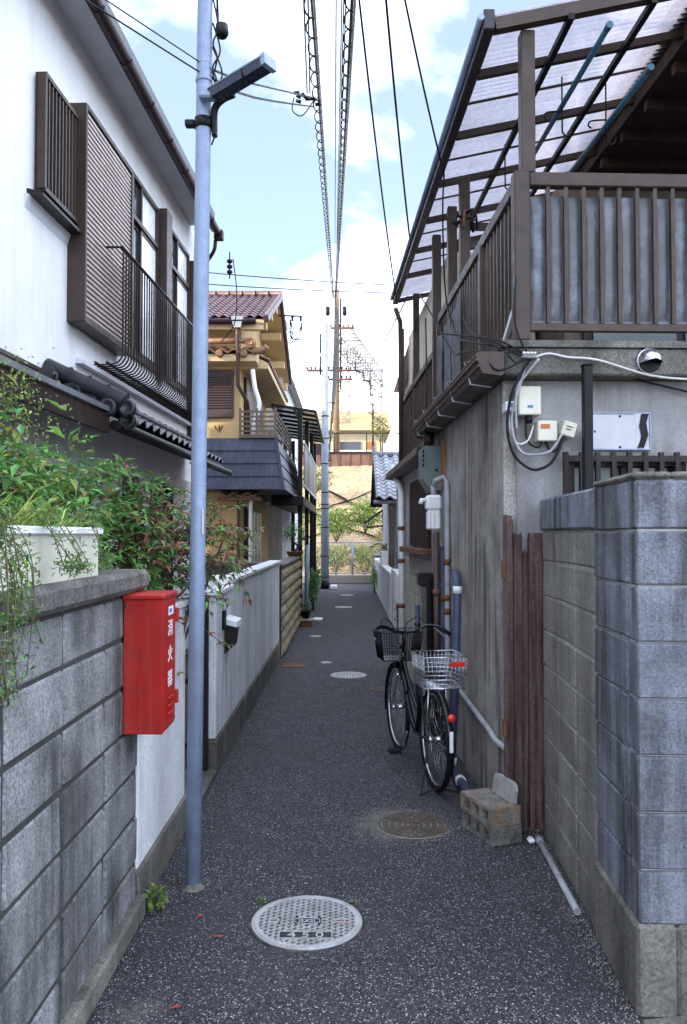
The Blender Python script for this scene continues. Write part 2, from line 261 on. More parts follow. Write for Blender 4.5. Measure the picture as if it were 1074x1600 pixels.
class MB:
    def __init__(s): s.v = []; s.f = []; s.mi = []; s.sm = []
    def add(s, vs, fs, mi=0, smooth=False):
        n = len(s.v); s.v += [Vector(v) for v in vs]
        for f in fs: s.f.append([i + n for i in f]); s.mi.append(mi); s.sm.append(smooth)
        return s
    def box(s, a, b, mi=0):
        (x0, y0, z0), (x1, y1, z1) = [(min(p), max(p)) for p in ()] or (a, b)
        x0, x1 = sorted((x0, x1)); y0, y1 = sorted((y0, y1)); z0, z1 = sorted((z0, z1))
        return s.add([(x0, y0, z0), (x1, y0, z0), (x1, y1, z0), (x0, y1, z0), (x0, y0, z1), (x1, y0, z1), (x1, y1, z1), (x0, y1, z1)],
                     [(0, 3, 2, 1), (4, 5, 6, 7), (0, 1, 5, 4), (1, 2, 6, 5), (2, 3, 7, 6), (3, 0, 4, 7)], mi)
    def cbox(s, a, b, c=0.004, mi=0):
        """box with chamfered edges"""
        lo = [min(p, q) for p, q in zip(a, b)]; hi = [max(p, q) for p, q in zip(a, b)]
        c = min(c, *[(h - l) * 0.45 for l, h in zip(lo, hi)])
        bm = bmesh.new(); bmesh.ops.create_cube(bm, size=1)
        for v in bm.verts: v.co = Vector([(l + h) / 2 + v.co[i] * (h - l) for i, (l, h) in enumerate(zip(lo, hi))])
        bmesh.ops.bevel(bm, geom=list(bm.edges), offset=c, segments=1, affect='EDGES')
        bm.verts.index_update()
        s.add([v.co.copy() for v in bm.verts], [[v.index for v in f.verts] for f in bm.faces], mi); bm.free(); return s
    def bar(s, p, q, w, h=None, mi=0, up=(0, 0, 1), c=0):
        """rectangular bar from p to q"""
        p, q = Vector(p), Vector(q); d = (q - p).normalized(); u = Vector(up)
        if abs(d.dot(u)) > 0.97: u = Vector((0, 1, 0))
        sx = d.cross(u).normalized(); su = sx.cross(d); h = h or w
        vs = [e + sx * (w / 2 * i) + su * (h / 2 * j) for e in (p, q) for i, j in ((-1, -1), (1, -1), (1, 1), (-1, 1))]
        return s.add(vs, [(0, 1, 2, 3), (7, 6, 5, 4), (0, 4, 5, 1), (1, 5, 6, 2), (2, 6, 7, 3), (3, 7, 4, 0)], mi)
    def tube(s, pts, r, n=8, mi=0, cap=True, closed=False):
        pts = [Vector(p) for p in pts]; k = len(pts); rr = r if isinstance(r, (list, tuple)) else [r] * k
        ref = None; rings = []
        for i, p in enumerate(pts):
            a = pts[i - 1] if (i or closed) else pts[i]; b = pts[(i + 1) % k] if (i < k - 1 or closed) else pts[i]
            d = (b - a); d = d.normalized() if d.length > 1e-9 else Vector((0, 0, 1))
            if ref is None: ref = Vector((0, 0, 1)) if abs(d.z) < 0.9 else Vector((1, 0, 0))
            x = d.cross(ref)
            if x.length < 1e-4: x = d.cross(Vector((0.3, 0.9, 0.2)))
            x.normalize(); y = x.cross(d); ref = y
            rings.append([p + (x * math.cos(t) + y * math.sin(t)) * rr[i] for t in [2 * math.pi * j / n for j in range(n)]])
        vs = [v for g in rings for v in g]; fs = []
        for i in range(k if closed else k - 1):
            o1, o2 = i * n, ((i + 1) % k) * n
            fs += [(o1 + j, o1 + (j + 1) % n, o2 + (j + 1) % n, o2 + j) for j in range(n)]
        s.add(vs, fs, mi, True)
        if cap and not closed:
            m = len(s.v) - len(vs); s.f += [[m + j for j in range(n)][::-1], [m + (k - 1) * n + j for j in range(n)]]; s.mi += [mi, mi]; s.sm += [False, False]
        return s
    def lathe(s, c, prof, n=16, mi=0, axis='z', smooth=True):
        c = Vector(c); vs = []
        for r, h in prof:
            for j in range(n):
                t = 2 * math.pi * j / n; a, b = r * math.cos(t), r * math.sin(t)
                vs.append(c + Vector({'z': (a, b, h), 'y': (a, h, b), 'x': (h, a, b)}[axis]))
        fs = [(i * n + j, i * n + (j + 1) % n, (i + 1) * n + (j + 1) % n, (i + 1) * n + j) for i in range(len(prof) - 1) for j in range(n)]
        return s.add(vs, fs, mi, smooth)
    def quad(s, a, b, c, d, mi=0): return s.add([a, b, c, d], [(0, 1, 2, 3)], mi)
    def prism(s, poly, ext, mi=0):
        """closed polygon (list of points) extruded along ext"""
        e = Vector(ext); n = len(poly); vs = [Vector(p) for p in poly] + [Vector(p) + e for p in poly]
        return s.add(vs, [list(range(n))[::-1], [n + i for i in range(n)]] + [(i, (i + 1) % n, n + (i + 1) % n, n + i) for i in range(n)], mi)
    def mesh(s, name, mats, org=(0, 0, 0)):
        o = Vector(org); me = bpy.data.meshes.new(name)
        me.from_pydata([v - o for v in s.v], [], s.f); 
        for m in (mats if isinstance(mats, (list, tuple)) else [mats]): me.materials.append(m)
        me.polygons.foreach_set('material_index', s.mi); me.polygons.foreach_set('use_smooth', s.sm); me.update()
        bm = bmesh.new(); bm.from_mesh(me); bmesh.ops.recalc_face_normals(bm, faces=bm.faces); bm.to_mesh(me); bm.free()
        return me
    def build(s, name, mats, parent=None, label=None, at=None, fr=WF, kind=None):
        if parent is not None:
            o = bpy.data.objects.new(name, s.mesh(name, mats, ORG[parent.name])); COL.objects.link(o); o.parent = parent; ORG[o.name] = ORG[parent.name]
        else:
            at = at or (sum((v for v in s.v), Vector()) / len(s.v))
            o = bpy.data.objects.new(name, s.mesh(name, mats, at)); COL.objects.link(o); o.location = fr.w(at); o.rotation_euler = (0, 0, fr.a); ORG[o.name] = Vector(at)
        return tag(o, label, None, None, kind)
def one(mb, name, mats, label, cat, at=None, fr=WF, group=None, kind=None):
    return tag(mb.build(name, mats, None, None, at, fr), label, cat, group, kind)
def text_mesh(body, size, mat, depth=0.001):
    cu = bpy.data.curves.new('lettering', 'FONT'); cu.body = body; cu.size = size; cu.align_x = 'CENTER'; cu.align_y = 'CENTER'; cu.extrude = depth; cu.resolution_u = 3
    o = bpy.data.objects.new('lettering', cu); COL.objects.link(o)
    dg = bpy.context.evaluated_depsgraph_get(); dg.update()
    me = bpy.data.meshes.new_from_object(o.evaluated_get(dg)); bpy.data.objects.remove(o); me.materials.clear(); me.materials.append(mat); return me
def sag(p, q, s, n=16):
    p, q = Vector(p), Vector(q)
    return [p.lerp(q, i / n) - Vector((0, 0, s * 4 * (i / n) * (1 - i / n))) for i in range(n + 1)]
def smooth_path(pts, k=6):
    pts = [Vector(p) for p in pts]; out = []
    for i in range(len(pts) - 1):
        p0, p1, p2, p3 = pts[max(i - 1, 0)], pts[i], pts[i + 1], pts[min(i + 2, len(pts) - 1)]
        for j in range(k):
            t = j / k
            out.append(0.5 * ((2 * p1) + (p2 - p0) * t + (2 * p0 - 5 * p1 + 4 * p2 - p3) * t * t + (3 * p1 - p0 - 3 * p2 + p3) * t ** 3))
    return out + [pts[-1]]
def rnd(a, b): return random.uniform(a, b)
def jitter_box(l, wd, h, c=0.006, j=0.004, seed=0):
    """a slightly uneven chamfered block mesh centred on its base"""
    m = MB().cbox((-l / 2, -wd / 2, 0), (l / 2, wd / 2, h), c); rs = random.Random(seed)
    m.v = [v + Vector((rs.uniform(-j, j), rs.uniform(-j, j), rs.uniform(-j, j))) for v in m.v]; return m
def pantile(wd, ln, mat, name='tile', amp=0.03, th=0.016):
    """one S-shaped clay tile: across x, down-slope -y, with a thick front lip"""
    m = MB(); n = 6; prof = [(i / n - 0.5, amp * math.sin(2 * math.pi * i / n)) for i in range(n + 1)]
    top = [(x * wd, y, z + (0.0 if y else 0) + th) for y in (0, -ln) for x, z in prof]
    bot = [(x * wd, y, z) for y in (0, -ln) for x, z in prof]
    k = n + 1; fs = [(i, i + 1, k + i + 1, k + i) for i in range(n)]
    m.add(top, fs, 0, True); m.add(bot, [f[::-1] for f in fs], 0, True)
    m.add([top[k + i] for i in range(k)] + [bot[k + i] for i in range(k)], [(i, i + 1, k + i + 1, k + i) for i in range(n)])
    return m.mesh(name, mat)
def lay_tiles(parent, o, u, v, nu, nv, me, tw, tl):
    """rows of tiles: o top corner, u across, v down the slope"""
    u = Vector(u).normalized(); v = Vector(v).normalized(); nrm = u.cross(-v).normalized()
    ux = u
    if nrm.z < 0: nrm = -nrm; ux = -u
    base = Matrix((ux, -v, nrm)).transposed().to_euler()
    for j in range(nv):
        for i in range(nu):
            p = Vector(o) + u * (tw * (i + 0.5)) + v * (tl * j) + nrm * 0.012
            t = link('tile', me, parent, p); e = base.copy(); e.rotate_axis('X', -0.07); t.rotation_euler = e

# ------------------------------------------------------------------ ground
tag(one(MB().quad((-400, -60, -0.03), (400, -60, -0.03), (400, 900, -0.03), (-400, 900, -0.03)), 'ground', soil, 'bare earth around the houses', 'ground', at=(0, 0, -0.03)), kind='structure')
rd = MB()
ys = [-3 + i * 0.5 for i in range(64)]
for i, y in enumerate(ys):
    for x in (-1.45, -0.7, 0, 0.7, 1.6): rd.v.append(Vector((x, y, 0.004 * mnoise.noise(Vector((x * 1.7, y * 0.8, 0))) )))
for i in range(len(ys) - 1):
    for j in range(4): rd.f.append([i * 5 + j, i * 5 + j + 1, i * 5 + j + 6, i * 5 + j + 5]); rd.mi.append(0); rd.sm.append(True)
tag(one(rd, 'alley_road', asphalt, 'dark speckled asphalt of the narrow alley', 'road', at=(0, 0, 0)), kind='structure')
yd = MB().quad((-2.6, 1.0, 0.008), (-1.05, 1.0, 0.008), (-1.05, 11, 0.008), (-2.6, 11, 0.008))
tag(one(yd, 'yard_ground', soil, 'soil of the planted yard behind the block wall', 'ground'), kind='structure')
# loose grit gathered along the wall bases
gr = MB(); rs = random.Random(3)
for k in range(1500):
    if rs.random() < 0.55: y = rs.uniform(2.2, 5.0); x = 1.02 + 0.045 * (y - 2.9) - abs(rs.gauss(0, 0.05)) - 0.005
    elif rs.random() < 0.6: y = rs.uniform(2.3, 11); x = -0.92 + abs(rs.gauss(0, 0.05))
    else:
        a = rs.uniform(0, 6.28); q = 0.21 + abs(rs.gauss(0, 0.06)); x = 0.377 + q * math.cos(a) - 0.03; y = 4.761 + q * math.sin(a)
    s = rs.uniform(0.0015, 0.004); h = s * 1.1
    gr.add([(x - s, y - s, 0.002), (x + s, y - s * 0.6, 0.002), (x + s * 0.3, y + s, 0.002), (x, y, h + 0.004)], [(0, 1, 3), (1, 2, 3), (2, 0, 3)])
tag(one(gr, 'grit', sandy, 'pale loose grit along the wall bases', 'grit', at=(0, 3, 0)), kind='stuff')

# ------------------------------------------------------------------ manhole covers
def disc_prof(r, h, rim): return [(0.0, h - 0.003), (r - rim, h - 0.003), (r - rim, h), (r - 0.004, h), (r, h - 0.004), (r, -0.01)]
c = (-0.183, 3.584, 0.0)
t = thing('manhole_cover', 'pale round iron manhole cover marked 450, closest to the galvanised pole foot', 'manhole cover', c)
Rr = 0.243
MB().lathe(c, [(0.0, 0.004), (Rr - 0.03, 0.004), (Rr - 0.03, -0.005)], 48).build('base_plate', covdark, t)
MB().lathe(c, [(Rr - 0.030, -0.002), (Rr - 0.030, 0.0095), (Rr - 0.013, 0.0095), (Rr - 0.012, 0.006), (Rr - 0.009, 0.006), (Rr - 0.008, 0.0095), (Rr - 0.002, 0.0095), (Rr, 0.006), (Rr, -0.01)], 64, smooth=False).build('rim', cover1, t)
MB().lathe(c, [(Rr, 0.001), (Rr + 0.012, 0.0035), (Rr + 0.013, -0.005)], 64).build('seam', covdark, t)
lat = MB(); pit = 0.050; Ri = Rr - 0.028
for s in (-1, 1):
    for k in range(-16, 17):
        ox = k * pit; dx, dy = 0.866 * 1.0, 0.5 * s * 1.0
        L0 = math.hypot(dx, dy); dx /= L0; dy /= L0
        # clip the line (ox,0)+t(dx,dy) to the disc
        bq = ox * dx; cq = ox * ox - Ri * Ri; D = bq * bq - cq
        if D <= 0: continue
        t0, t1 = -bq - math.sqrt(D), -bq + math.sqrt(D)
        seg = []
        n = max(2, int((t1 - t0) / 0.008))
        keep = lambda x, y: not (abs(y - 0.0) < 0.032 and abs(x) < 0.062) and not (abs(y + 0.125) < 0.033 and abs(x) < 0.115) and not (abs(y - 0.0) < 0.018 and abs(abs(x) - 0.145) < 0.026)
        run = None
        for i in range(n + 1):
            tt = t0 + (t1 - t0) * i / n; x, y = ox + dx * tt, dy * tt
            ok = keep(x, y)
            if ok and run is None: run = tt
            if (not ok or i == n) and run is not None:
                if tt - run > 0.012: lat.bar((c[0] + ox + dx * run, c[1] + dy * run, 0.0062), (c[0] + ox + dx * tt, c[1] + dy * tt, 0.0062), 0.0062, 0.0052)
                run = None
lat.build('tread_lattice', cover1, t, kind='stuff')
em = MB()
for q in range(1): em.tube([(c[0] + 0.058 * math.cos(a), c[1] + 0.029 * math.sin(a), 0.007) for a in [2 * math.pi * i / 24 for i in range(24)]], 0.0022, 5, closed=True)
em.build('emblem_ring', cover1, t)
o = link('emblem_lettering', text_mesh('ISXSI', 0.040, cover1, 0.0014), t, (c[0], c[1], 0.0062)); o.scale = (0.9, 1.05, 1)
fr = MB()
for a, b in (((-0.112, -0.155), (0.112, -0.155)), ((-0.112, -0.095), (0.112, -0.095)), ((-0.112, -0.155), (-0.112, -0.095)), ((0.112, -0.155), (0.112, -0.095))):
    fr.bar((c[0] + a[0], c[1] + a[1], 0.007), (c[0] + b[0], c[1] + b[1], 0.007), 0.005, 0.004)
fr.build('number_frame', cover1, t)
o = link('number', text_mesh('4 5 0', 0.066, cover1, 0.0016), t, (c[0], c[1] - 0.125, 0.0062)); o.scale = (1.15, 0.95, 1)
for s in (-1, 1):
    k = MB(); x = c[0] + s * 0.145
    for a, b in (((-0.02, -0.014), (0.02, -0.014)), ((-0.02, 0.014), (0.02, 0.014)), ((-0.02, -0.014), (-0.02, 0.014)), ((0.02, -0.014), (0.02, 0.014))):
        k.bar((x + a[0], c[1] + a[1], 0.007), (x + b[0], c[1] + b[1], 0.007), 0.008, 0.006)
    k.build('key_hole', cover1, t); MB().box((x - 0.016, c[1] - 0.010, 0.0045), (x + 0.016, c[1] + 0.010, 0.0052)).build('key_hole_dirt', rust, t)

c = (0.377, 4.761, 0.0)
t = thing('manhole_cover', 'brown round manhole cover with ringed segments beside the stacked blocks', 'manhole cover', c)
Rr = 0.205
MB().lathe(c, [(0.0, 0.0045), (Rr, 0.0045), (Rr + 0.002, -0.01)], 48).build('base_plate', sandy, t)
for q, (a, b, n) in enumerate(((0.035, 0.060, 6), (0.068, 0.100, 10), (0.107, 0.140, 16), (0.147, 0.182, 22))):
    sg = MB()
    for i in range(n):
        a0 = 2 * math.pi * (i + 0.07) / n; a1 = 2 * math.pi * (i + 0.93) / n
        pts = []
        for rr_, aa in ((a, a0), (b, a0), (b, (a0 + a1) / 2), (b, a1), (a, a1), (a, (a0 + a1) / 2)): pts.append((c[0] + rr_ * math.cos(aa), c[1] + rr_ * math.sin(aa), 0.003))
        sg.prism(pts, (0, 0, 0.006))
    sg.build('segment_ring', cover2, t, kind='stuff')
MB().lathe(c, [(0.0, 0.009), (0.026, 0.009), (0.028, 0.003)], 20).build('hub', cover2, t)
MB().lathe(c, [(Rr - 0.017, 0.003), (Rr - 0.016, 0.009), (Rr - 0.003, 0.009), (Rr, 0.005), (Rr + 0.001, -0.01)], 48, smooth=False).build('rim', cover2, t)

def small_cover(pos, r, mat, label, ringed=True):
    t = thing('manhole_cover', label, 'manhole cover', pos)
    MB().lathe(pos, [(0, 0.006), (r * 0.8, 0.006), (r * 0.8, 0.003), (r * 0.84, 0.003)], 32, smooth=False).build('plate', mat, t)
    MB().lathe(pos, [(r * 0.84, 0.003), (r * 0.84, 0.008), (r * 0.97, 0.008), (r, 0.004), (r, -0.01)], 32, smooth=False).build('rim', mat, t)
    if ringed:
        m = MB()
        for k in range(-4, 5):
            hw = math.sqrt(max(0, (r * 0.74) ** 2 - (k * r * 0.17) ** 2))
            m.bar((pos[0] - hw, pos[1] + k * r * 0.17, 0.0075), (pos[0] + hw, pos[1] + k * r * 0.17, 0.0075), r * 0.07, 0.003)
            m.bar((pos[0] + k * r * 0.17, pos[1] - hw, 0.0077), (pos[0] + k * r * 0.17, pos[1] + hw, 0.0077), r * 0.07, 0.003)
        m.build('tread', mat, t, kind='stuff')
small_cover((-0.0, 9.791, 0), 0.22, cover1, 'pale round manhole cover in mid-alley beyond the bicycle')
small_cover((0.386, 8.908, 0), 0.15, cover2, 'dull small round cover just beyond the bicycle front wheel')
small_cover((-0.12, 18.9, 0), 0.21, cover1, 'pale far manhole cover level with the end of the white fence', False)
small_cover((-0.55, 13.5, 0), 0.10, cover1, 'tiny pale valve cover beside the yellowish stone wall', False)
small_cover((-0.30, 10.75, 0), 0.07, cover1, 'tiny pale valve cover just behind the pale mid-alley manhole', False)
small_cover((-0.05, 22.6, 0), 0.19, cover1, 'pale manhole cover near the foot of the far concrete pole', False)
one(MB().cbox((-0.86, 10.35, 0.001), (-0.56, 10.62, 0.008), 0.002), 'drain_lid', rust, 'rust brown rectangular drain lid at the white wall foot', 'drain lid')
for (x, y, a, lb) in ((-0.62, 2.93, 0.3, 'thin red fallen leaf near the camera-side foot of the block wall'), (-0.66, 3.62, 1.1, 'small red fallen leaf between the wall foot and the manhole'), (-0.55, 3.44, 0.2, 'tiny red leaf lying in front of the pole foot')):
    m = MB(); l = 0.028; m.add([(-l, 0, 0), (0, -0.008, 0.004), (l, 0, 0.001), (0, 0.008, 0.004), (0, 0, 0.001)], [(0, 1, 4), (1, 2, 4), (2, 3, 4), (3, 0, 4)])
    m.v = [Vector((x + v.x * math.cos(a) - v.y * math.sin(a), y + v.x * math.sin(a) + v.y * math.cos(a), 0.008 + v.z)) for v in m.v]
    one(m, 'fallen_leaf', petal, lb, 'leaf')

# ------------------------------------------------------------------ grey block wall (-X side)
t = thing('block_wall', 'grey stained concrete block wall carrying the red extinguisher box', 'wall', (-1.0, 2.4, 0))
Y0, Y1 = 1.29, 3.62
MB().box((-1.06, Y0, 0), (-0.9475, Y1 - 0.012, 1.45)).build('core', mortar, t)
MB().cbox((-1.09, Y0, 0), (-0.905, Y1 + 0.02, 0.10), 0.012).build('footing', conc, t)
cp = MB().cbox((-1.12, Y0, 1.455), (-0.895, Y1 + 0.015, 1.545), 0.02)
cp.build('coping', capc, t)
zs = [0.103, 0.265, 0.465, 0.665, 0.865, 1.065, 1.265, 1.45]
yj = [1.29, 1.75, 2.21, 2.67, 3.13, 3.58, 3.62]
cache = {}
for a, b in zip(zs, zs[1:]):
    for k, (p, q) in enumerate(zip(yj, yj[1:])):
        key = (round(b - a, 3), round(q - p, 3), (k + int(a * 10)) % 3)
        if key not in cache: cache[key] = jitter_box(0.10, (q - p) - 0.015, (b - a) - 0.015, 0.006 + 0.005 * (len(cache) % 3) / 2, 0.0026, len(cache)).mesh('block', gblock)
        o = link('block', cache[key], t, (-0.99 + rnd(-0.0025, 0.0025), (p + q) / 2, a + rnd(-0.0015, 0.0015))); o.rotation_euler = (rnd(-0.004, 0.004), rnd(-0.008, 0.008), rnd(-0.004, 0.004))

# ------------------------------------------------------------------ red fire extinguisher box
t = thing('fire_extinguisher_box', 'red metal fire extinguisher box fixed to the grey block wall', 'extinguisher box', (-0.85, 3.47, 0.87))
MB().cbox((-0.938, 3.36, 0.87), (-0.772, 3.585, 1.432), 0.004).build('body', redp, t)
MB().cbox((-0.942, 3.348, 1.428), (-0.762, 3.600, 1.452), 0.006).build('lid', redp, t)
MB().cbox((-0.773, 3.368, 0.885), (-0.767, 3.578, 1.424), 0.002).build('door', redp, t)
for y, z in ((3.38, 0.90), (3.57, 0.90), (3.38, 1.41), (3.57, 1.41)): MB().lathe((-0.767, y, z), [(0, 0.003), (0.005, 0.002), (0.006, 0.0)], 8, axis='x').build('rivet', rust, t)
for x, z in ((-0.925, 1.40), (-0.925, 0.90)): MB().lathe((x, 3.3605, z), [(0, -0.004), (0.006, -0.003), (0.007, 0.0)], 8, axis='y').build('fixing_bolt', rust, t)
for z in (0.985, 1.345): MB().cbox((-0.775, 3.580, z - 0.03), (-0.755, 3.600, z + 0.03), 0.003).build('hinge', redp, t)
for k in range(3):
    MB().cbox((-0.768, 3.43, 0.935 + 0.032 * k), (-0.758, 3.52, 0.947 + 0.032 * k), 0.004).build('louvre', redp, t)
MB().box((-0.7675, 3.44, 1.355), (-0.766, 3.53, 1.392)).build('label_plate', white, t)
MB().box((-0.7660, 3.455, 1.365), (-0.7652, 3.495, 1.383)).build('label_print', blueprint, t)
for ch, z in zip('消火器', (1.295, 1.185, 1.08)):
    o = link('lettering', text_mesh(ch, 0.075, white, 0.0006), t, (-0.7662, 3.475, z), (R(90), 0, R(90))); o.scale = (1.25, 1, 1)

# ------------------------------------------------------------------ pale stucco walls along the -X side
t = thing('stucco_wall', 'short pale stucco wall between the block wall and the gateway', 'wall', (-1.0, 4.2, 0))
MB().cbox((-1.07, 3.64, 0.20), (-0.945, 4.68, 1.285), 0.006).build('wall_face', greystucco, t)
MB().cbox((-1.09, 3.625, 0), (-0.93, 4.70, 0.205), 0.01).build('footing', conc, t)
MB().cbox((-1.085, 3.63, 1.285), (-0.93, 4.695, 1.325), 0.008).build('coping', white, t)
t = thing('gateway_step', 'low concrete threshold in the gap between the pale walls', 'step', (-1.1, 5.2, 0))
MB().cbox((-1.5, 4.72, 0), (-0.93, 5.72, 0.05), 0.01).build('slab', conc, t)
t = thing('entrance_gate', 'dark brown metal gate leaf in the gap between the pale walls', 'gate', (-1.0, 5.7, 0.05))
MB().cbox((-1.04, 5.66, 0.055), (-0.985, 5.71, 1.25), 0.006).build('post', darkm, t)
for z in (0.2, 0.65, 1.12): MB().cbox((-1.5, 5.675, z), (-1.041, 5.70, z + 0.04), 0.004).build('rail', darkm, t)
for k in range(6): MB().cbox((-1.48 + k * 0.075, 5.678, 0.241), (-1.455 + k * 0.075, 5.696, 1.12), 0.003).build('bar', darkm, t)
t = thing('stucco_wall', 'long pale stucco wall with white coping and a mailbox slot', 'wall', (-1.0, 8.4, 0))
MB().cbox((-1.10, 5.76, 0.245), (-0.945, 6.50, 1.26), 0.008).build('gate_pillar', greystucco, t)
MB().cbox((-1.07, 6.503, 0.245), (-0.948, 11.06, 1.30), 0.006).build('wall_face', greystucco, t)
ft = MB()
MB().cbox((-1.11, 5.745, 0), (-0.935, 11.07, 0.24), 0.008).build('footing', conc, t)
for k in range(5): MB().box((-0.9345, 6.6 + k * 0.9, 0.01), (-0.932, 6.615 + k * 0.9, 0.236)).build('expansion_joint', mortar, t)
MB().cbox((-1.13, 5.735, 1.26), (-0.925, 6.53, 1.30), 0.008).build('pillar_cap', white, t)
MB().cbox((-1.09, 6.50, 1.305), (-0.93, 11.075, 1.345), 0.008).build('coping', white, t)
MB().cbox((-1.10, 6.34, 1.302), (-0.94, 6.497, 1.375), 0.008).build('coping_end', white, t)
t = thing('cap_lamp', 'white square cap lamp standing on the pale gate pillar', 'lamp', (-1.03, 5.90, 1.30))
MB().cbox((-1.085, 5.845, 1.302), (-0.975, 5.955, 1.318), 0.004).build('base', white, t)
MB().prism([(-1.07, 5.86, 1.318), (-0.99, 5.86, 1.318), (-0.99, 5.94, 1.318), (-1.07, 5.94, 1.318)], (0, 0, 0.05)).build('lens', frost, t)
for x, y in ((-1.07, 5.86), (-0.99, 5.86), (-1.07, 5.94), (-0.99, 5.94)): MB().bar((x, y, 1.318), (x, y, 1.37), 0.010).build('corner_post', white, t)
MB().cbox((-1.085, 5.845, 1.368), (-0.975, 5.955, 1.385), 0.006).build('roof_plate', white, t)
t = thing('mailbox', 'dark wall mailbox with a white lid on the pale stucco wall', 'mailbox', (-0.94, 6.25, 0.8))
MB().cbox((-0.944, 6.02, 0.99), (-0.925, 6.12, 1.13), 0.004).build('back_plate', black, t)
bx = MB(); bx.prism([(-0.944, 6.14, 0.79), (-0.944, 6.14, 1.02), (-0.865, 6.14, 1.00), (-0.885, 6.14, 0.84)], (0, 0.27, 0)); bx.build('body', darkm, t)
MB().prism([(-0.946, 6.12, 1.02), (-0.946, 6.12, 1.065), (-0.85, 6.12, 1.035), (-0.845, 6.12, 0.995), (-0.86, 6.12, 1.0)], (0, 0.30, 0)).build('lid', white, t)
st_ = MB().box((-0.9435, 6.05, 1.13), (-0.942, 6.075, 1.255)); st_.build('rust_streak', rust, t)

# ------------------------------------------------------------------ rough yellow block wall and cross wall
t = thing('split_block_wall', 'rough yellowish split-face block wall beyond the pale wall', 'wall', (-0.98, 13.2, 0))
MB().box((-1.09, 11.085, 0), (-0.925, 15.36, 1.245)).build('core', mortar, t)
cache = {}
nz_ = 7
for r_ in range(nz_):
    y = 11.085 - (0.22 if r_ % 2 else 0)
    while y < 15.34:
        a, b = max(y, 11.085), min(y + 0.44, 15.36)
        if b - a > 0.06:
            key = (round(b - a, 2), random.randrange(3))
            if key not in cache:
                m = MB(); l = b - a - 0.012; h = 0.163
                vs = []; n1 = 5
                for i in range(n1 + 1):
                    for k in range(4):
                        e = 1 if (0 < i < n1 and 0 < k < 3) else 0
                        vs.append((0.035 * e + 0.012 * e * random.uniform(-1, 1), -l / 2 + l * i / n1, h * k / 3))
                m.add(vs, [(i * 4 + k, (i + 1) * 4 + k, (i + 1) * 4 + k + 1, i * 4 + k + 1) for i in range(n1) for k in range(3)])
                m.add([(-0.02, -l / 2, 0), (0, -l / 2, 0), (0, -l / 2, h), (-0.02, -l / 2, h)], [(0, 1, 2, 3)])
                cache[key] = m.mesh('block', stonem)
            link('block', cache[key], t, (-0.926, (a + b) / 2, 0.012 + r_ * 0.175))
        y += 0.44
MB().cbox((-1.11, 11.08, 1.245), (-0.89, 15.38, 1.295), 0.015).build('coping', conc, t)
t = thing('cross_wall', 'low dark concrete wall crossing between the white and yellow houses', 'wall', (-1.8, 12.4, 0))
MB().cbox((-2.8, 12.35, 0), (-1.115, 12.5, 1.20), 0.01).build('wall_face', conc, t)
MB().cbox((-2.8, 12.32, 1.20), (-1.115, 12.53, 1.275), 0.015).build('coping', capc, t)

# ------------------------------------------------------------------ white house
H = thing('white_house', 'white stucco two-storey house with brown shutters and window guards', 'house', (-2.0, 3, 0), LF)
YA, YB = -9.5, 5.9  # unseen length towards the camera is added to keep the near alley shaded
wins = [(2.42, 3.80, 3.66, 5.70), (4.10, 5.42, 3.66, 5.70), (0.30, 0.98, 4.40, 5.38)]
# outer wall in panels round the openings
wl = MB()
def wall_cells(mb, y0, y1, z0, z1, holes, x0, x1):
    yy = sorted({y0, y1, *[h[0] for h in holes], *[h[1] for h in holes]}); zz = sorted({z0, z1, *[h[2] for h in holes], *[h[3] for h in holes]})
    for a, b in zip(yy, yy[1:]):
        run = None
        for c_, d in zip(zz, zz[1:]):
            hole = any(h[0] <= a and b <= h[1] and h[2] <= c_ and d <= h[3] for h in holes)
            if not hole and run is None: run = c_
            if hole and run is not None: mb.box((x0, a, run), (x1, b, c_)); run = None
        if run is not None: mb.box((x0, a, run), (x1, b, z1))
low = [(2.55, 3.05, 0.5, 2.35), (3.6, 4.6, 0.3, 2.35)]
wall_cells(wl, YA, YB, 0, 6.20, wins + low, -0.15, 0)
wl.box((-6.0, YB - 0.15, 0), (-0.15, YB - 0.001, 6.2)); wl.box((-6, YA, 0), (-0.15, YA + 0.15, 6.2)); wl.box((-6.15, YA, 0), (-6.0, YB, 6.2))
wl.build('wall', stucco, H)
# eaves: soffit, fascia, gutter, roof
MB().box((-0.05, YA - 0.4, 6.20), (0.31, YB - 0.28, 6.235)).build('soffit', soffit, H)
MB().box((0.31, YA - 0.4, 6.10), (0.335, YB - 0.28, 6.27)).build('fascia', darkm, H)
rf = MB(); rf.prism([(0.35, YA - 0.4, 6.28), (-3.0, YA - 0.4, 7.75), (-6.5, YA - 0.4, 6.26), (-6.5, YA - 0.4, 6.36), (-3.0, YA - 0.4, 7.87), (0.35, YA - 0.4, 6.38)], (0, YB - YA + 0.12, 0)); rf.prism([(-0.1, YA, 6.2), (-3, YA, 7.7), (-6.1, YA, 6.2)], (0, YB - YA - 0.01, 0)); rf.build('roof', kawara, H)
gt = MB(); n = 8
arc = [(0.335 + 0.055 + 0.055 * math.cos(a), 6.10 + 0.055 * math.sin(a)) for a in [math.pi + math.pi * i / n for i in range(n + 1)]]
arc2 = [(0.335 + 0.055 + 0.049 * math.cos(a), 6.10 + 0.049 * math.sin(a)) for a in [2 * math.pi - math.pi * i / n for i in range(n + 1)]]
gt.prism([(x, YA - 0.4, z) for x, z in arc + arc2], (0, YB - YA + 0.14, 0))
g_ = gt.build('gutter', gutterm, H)
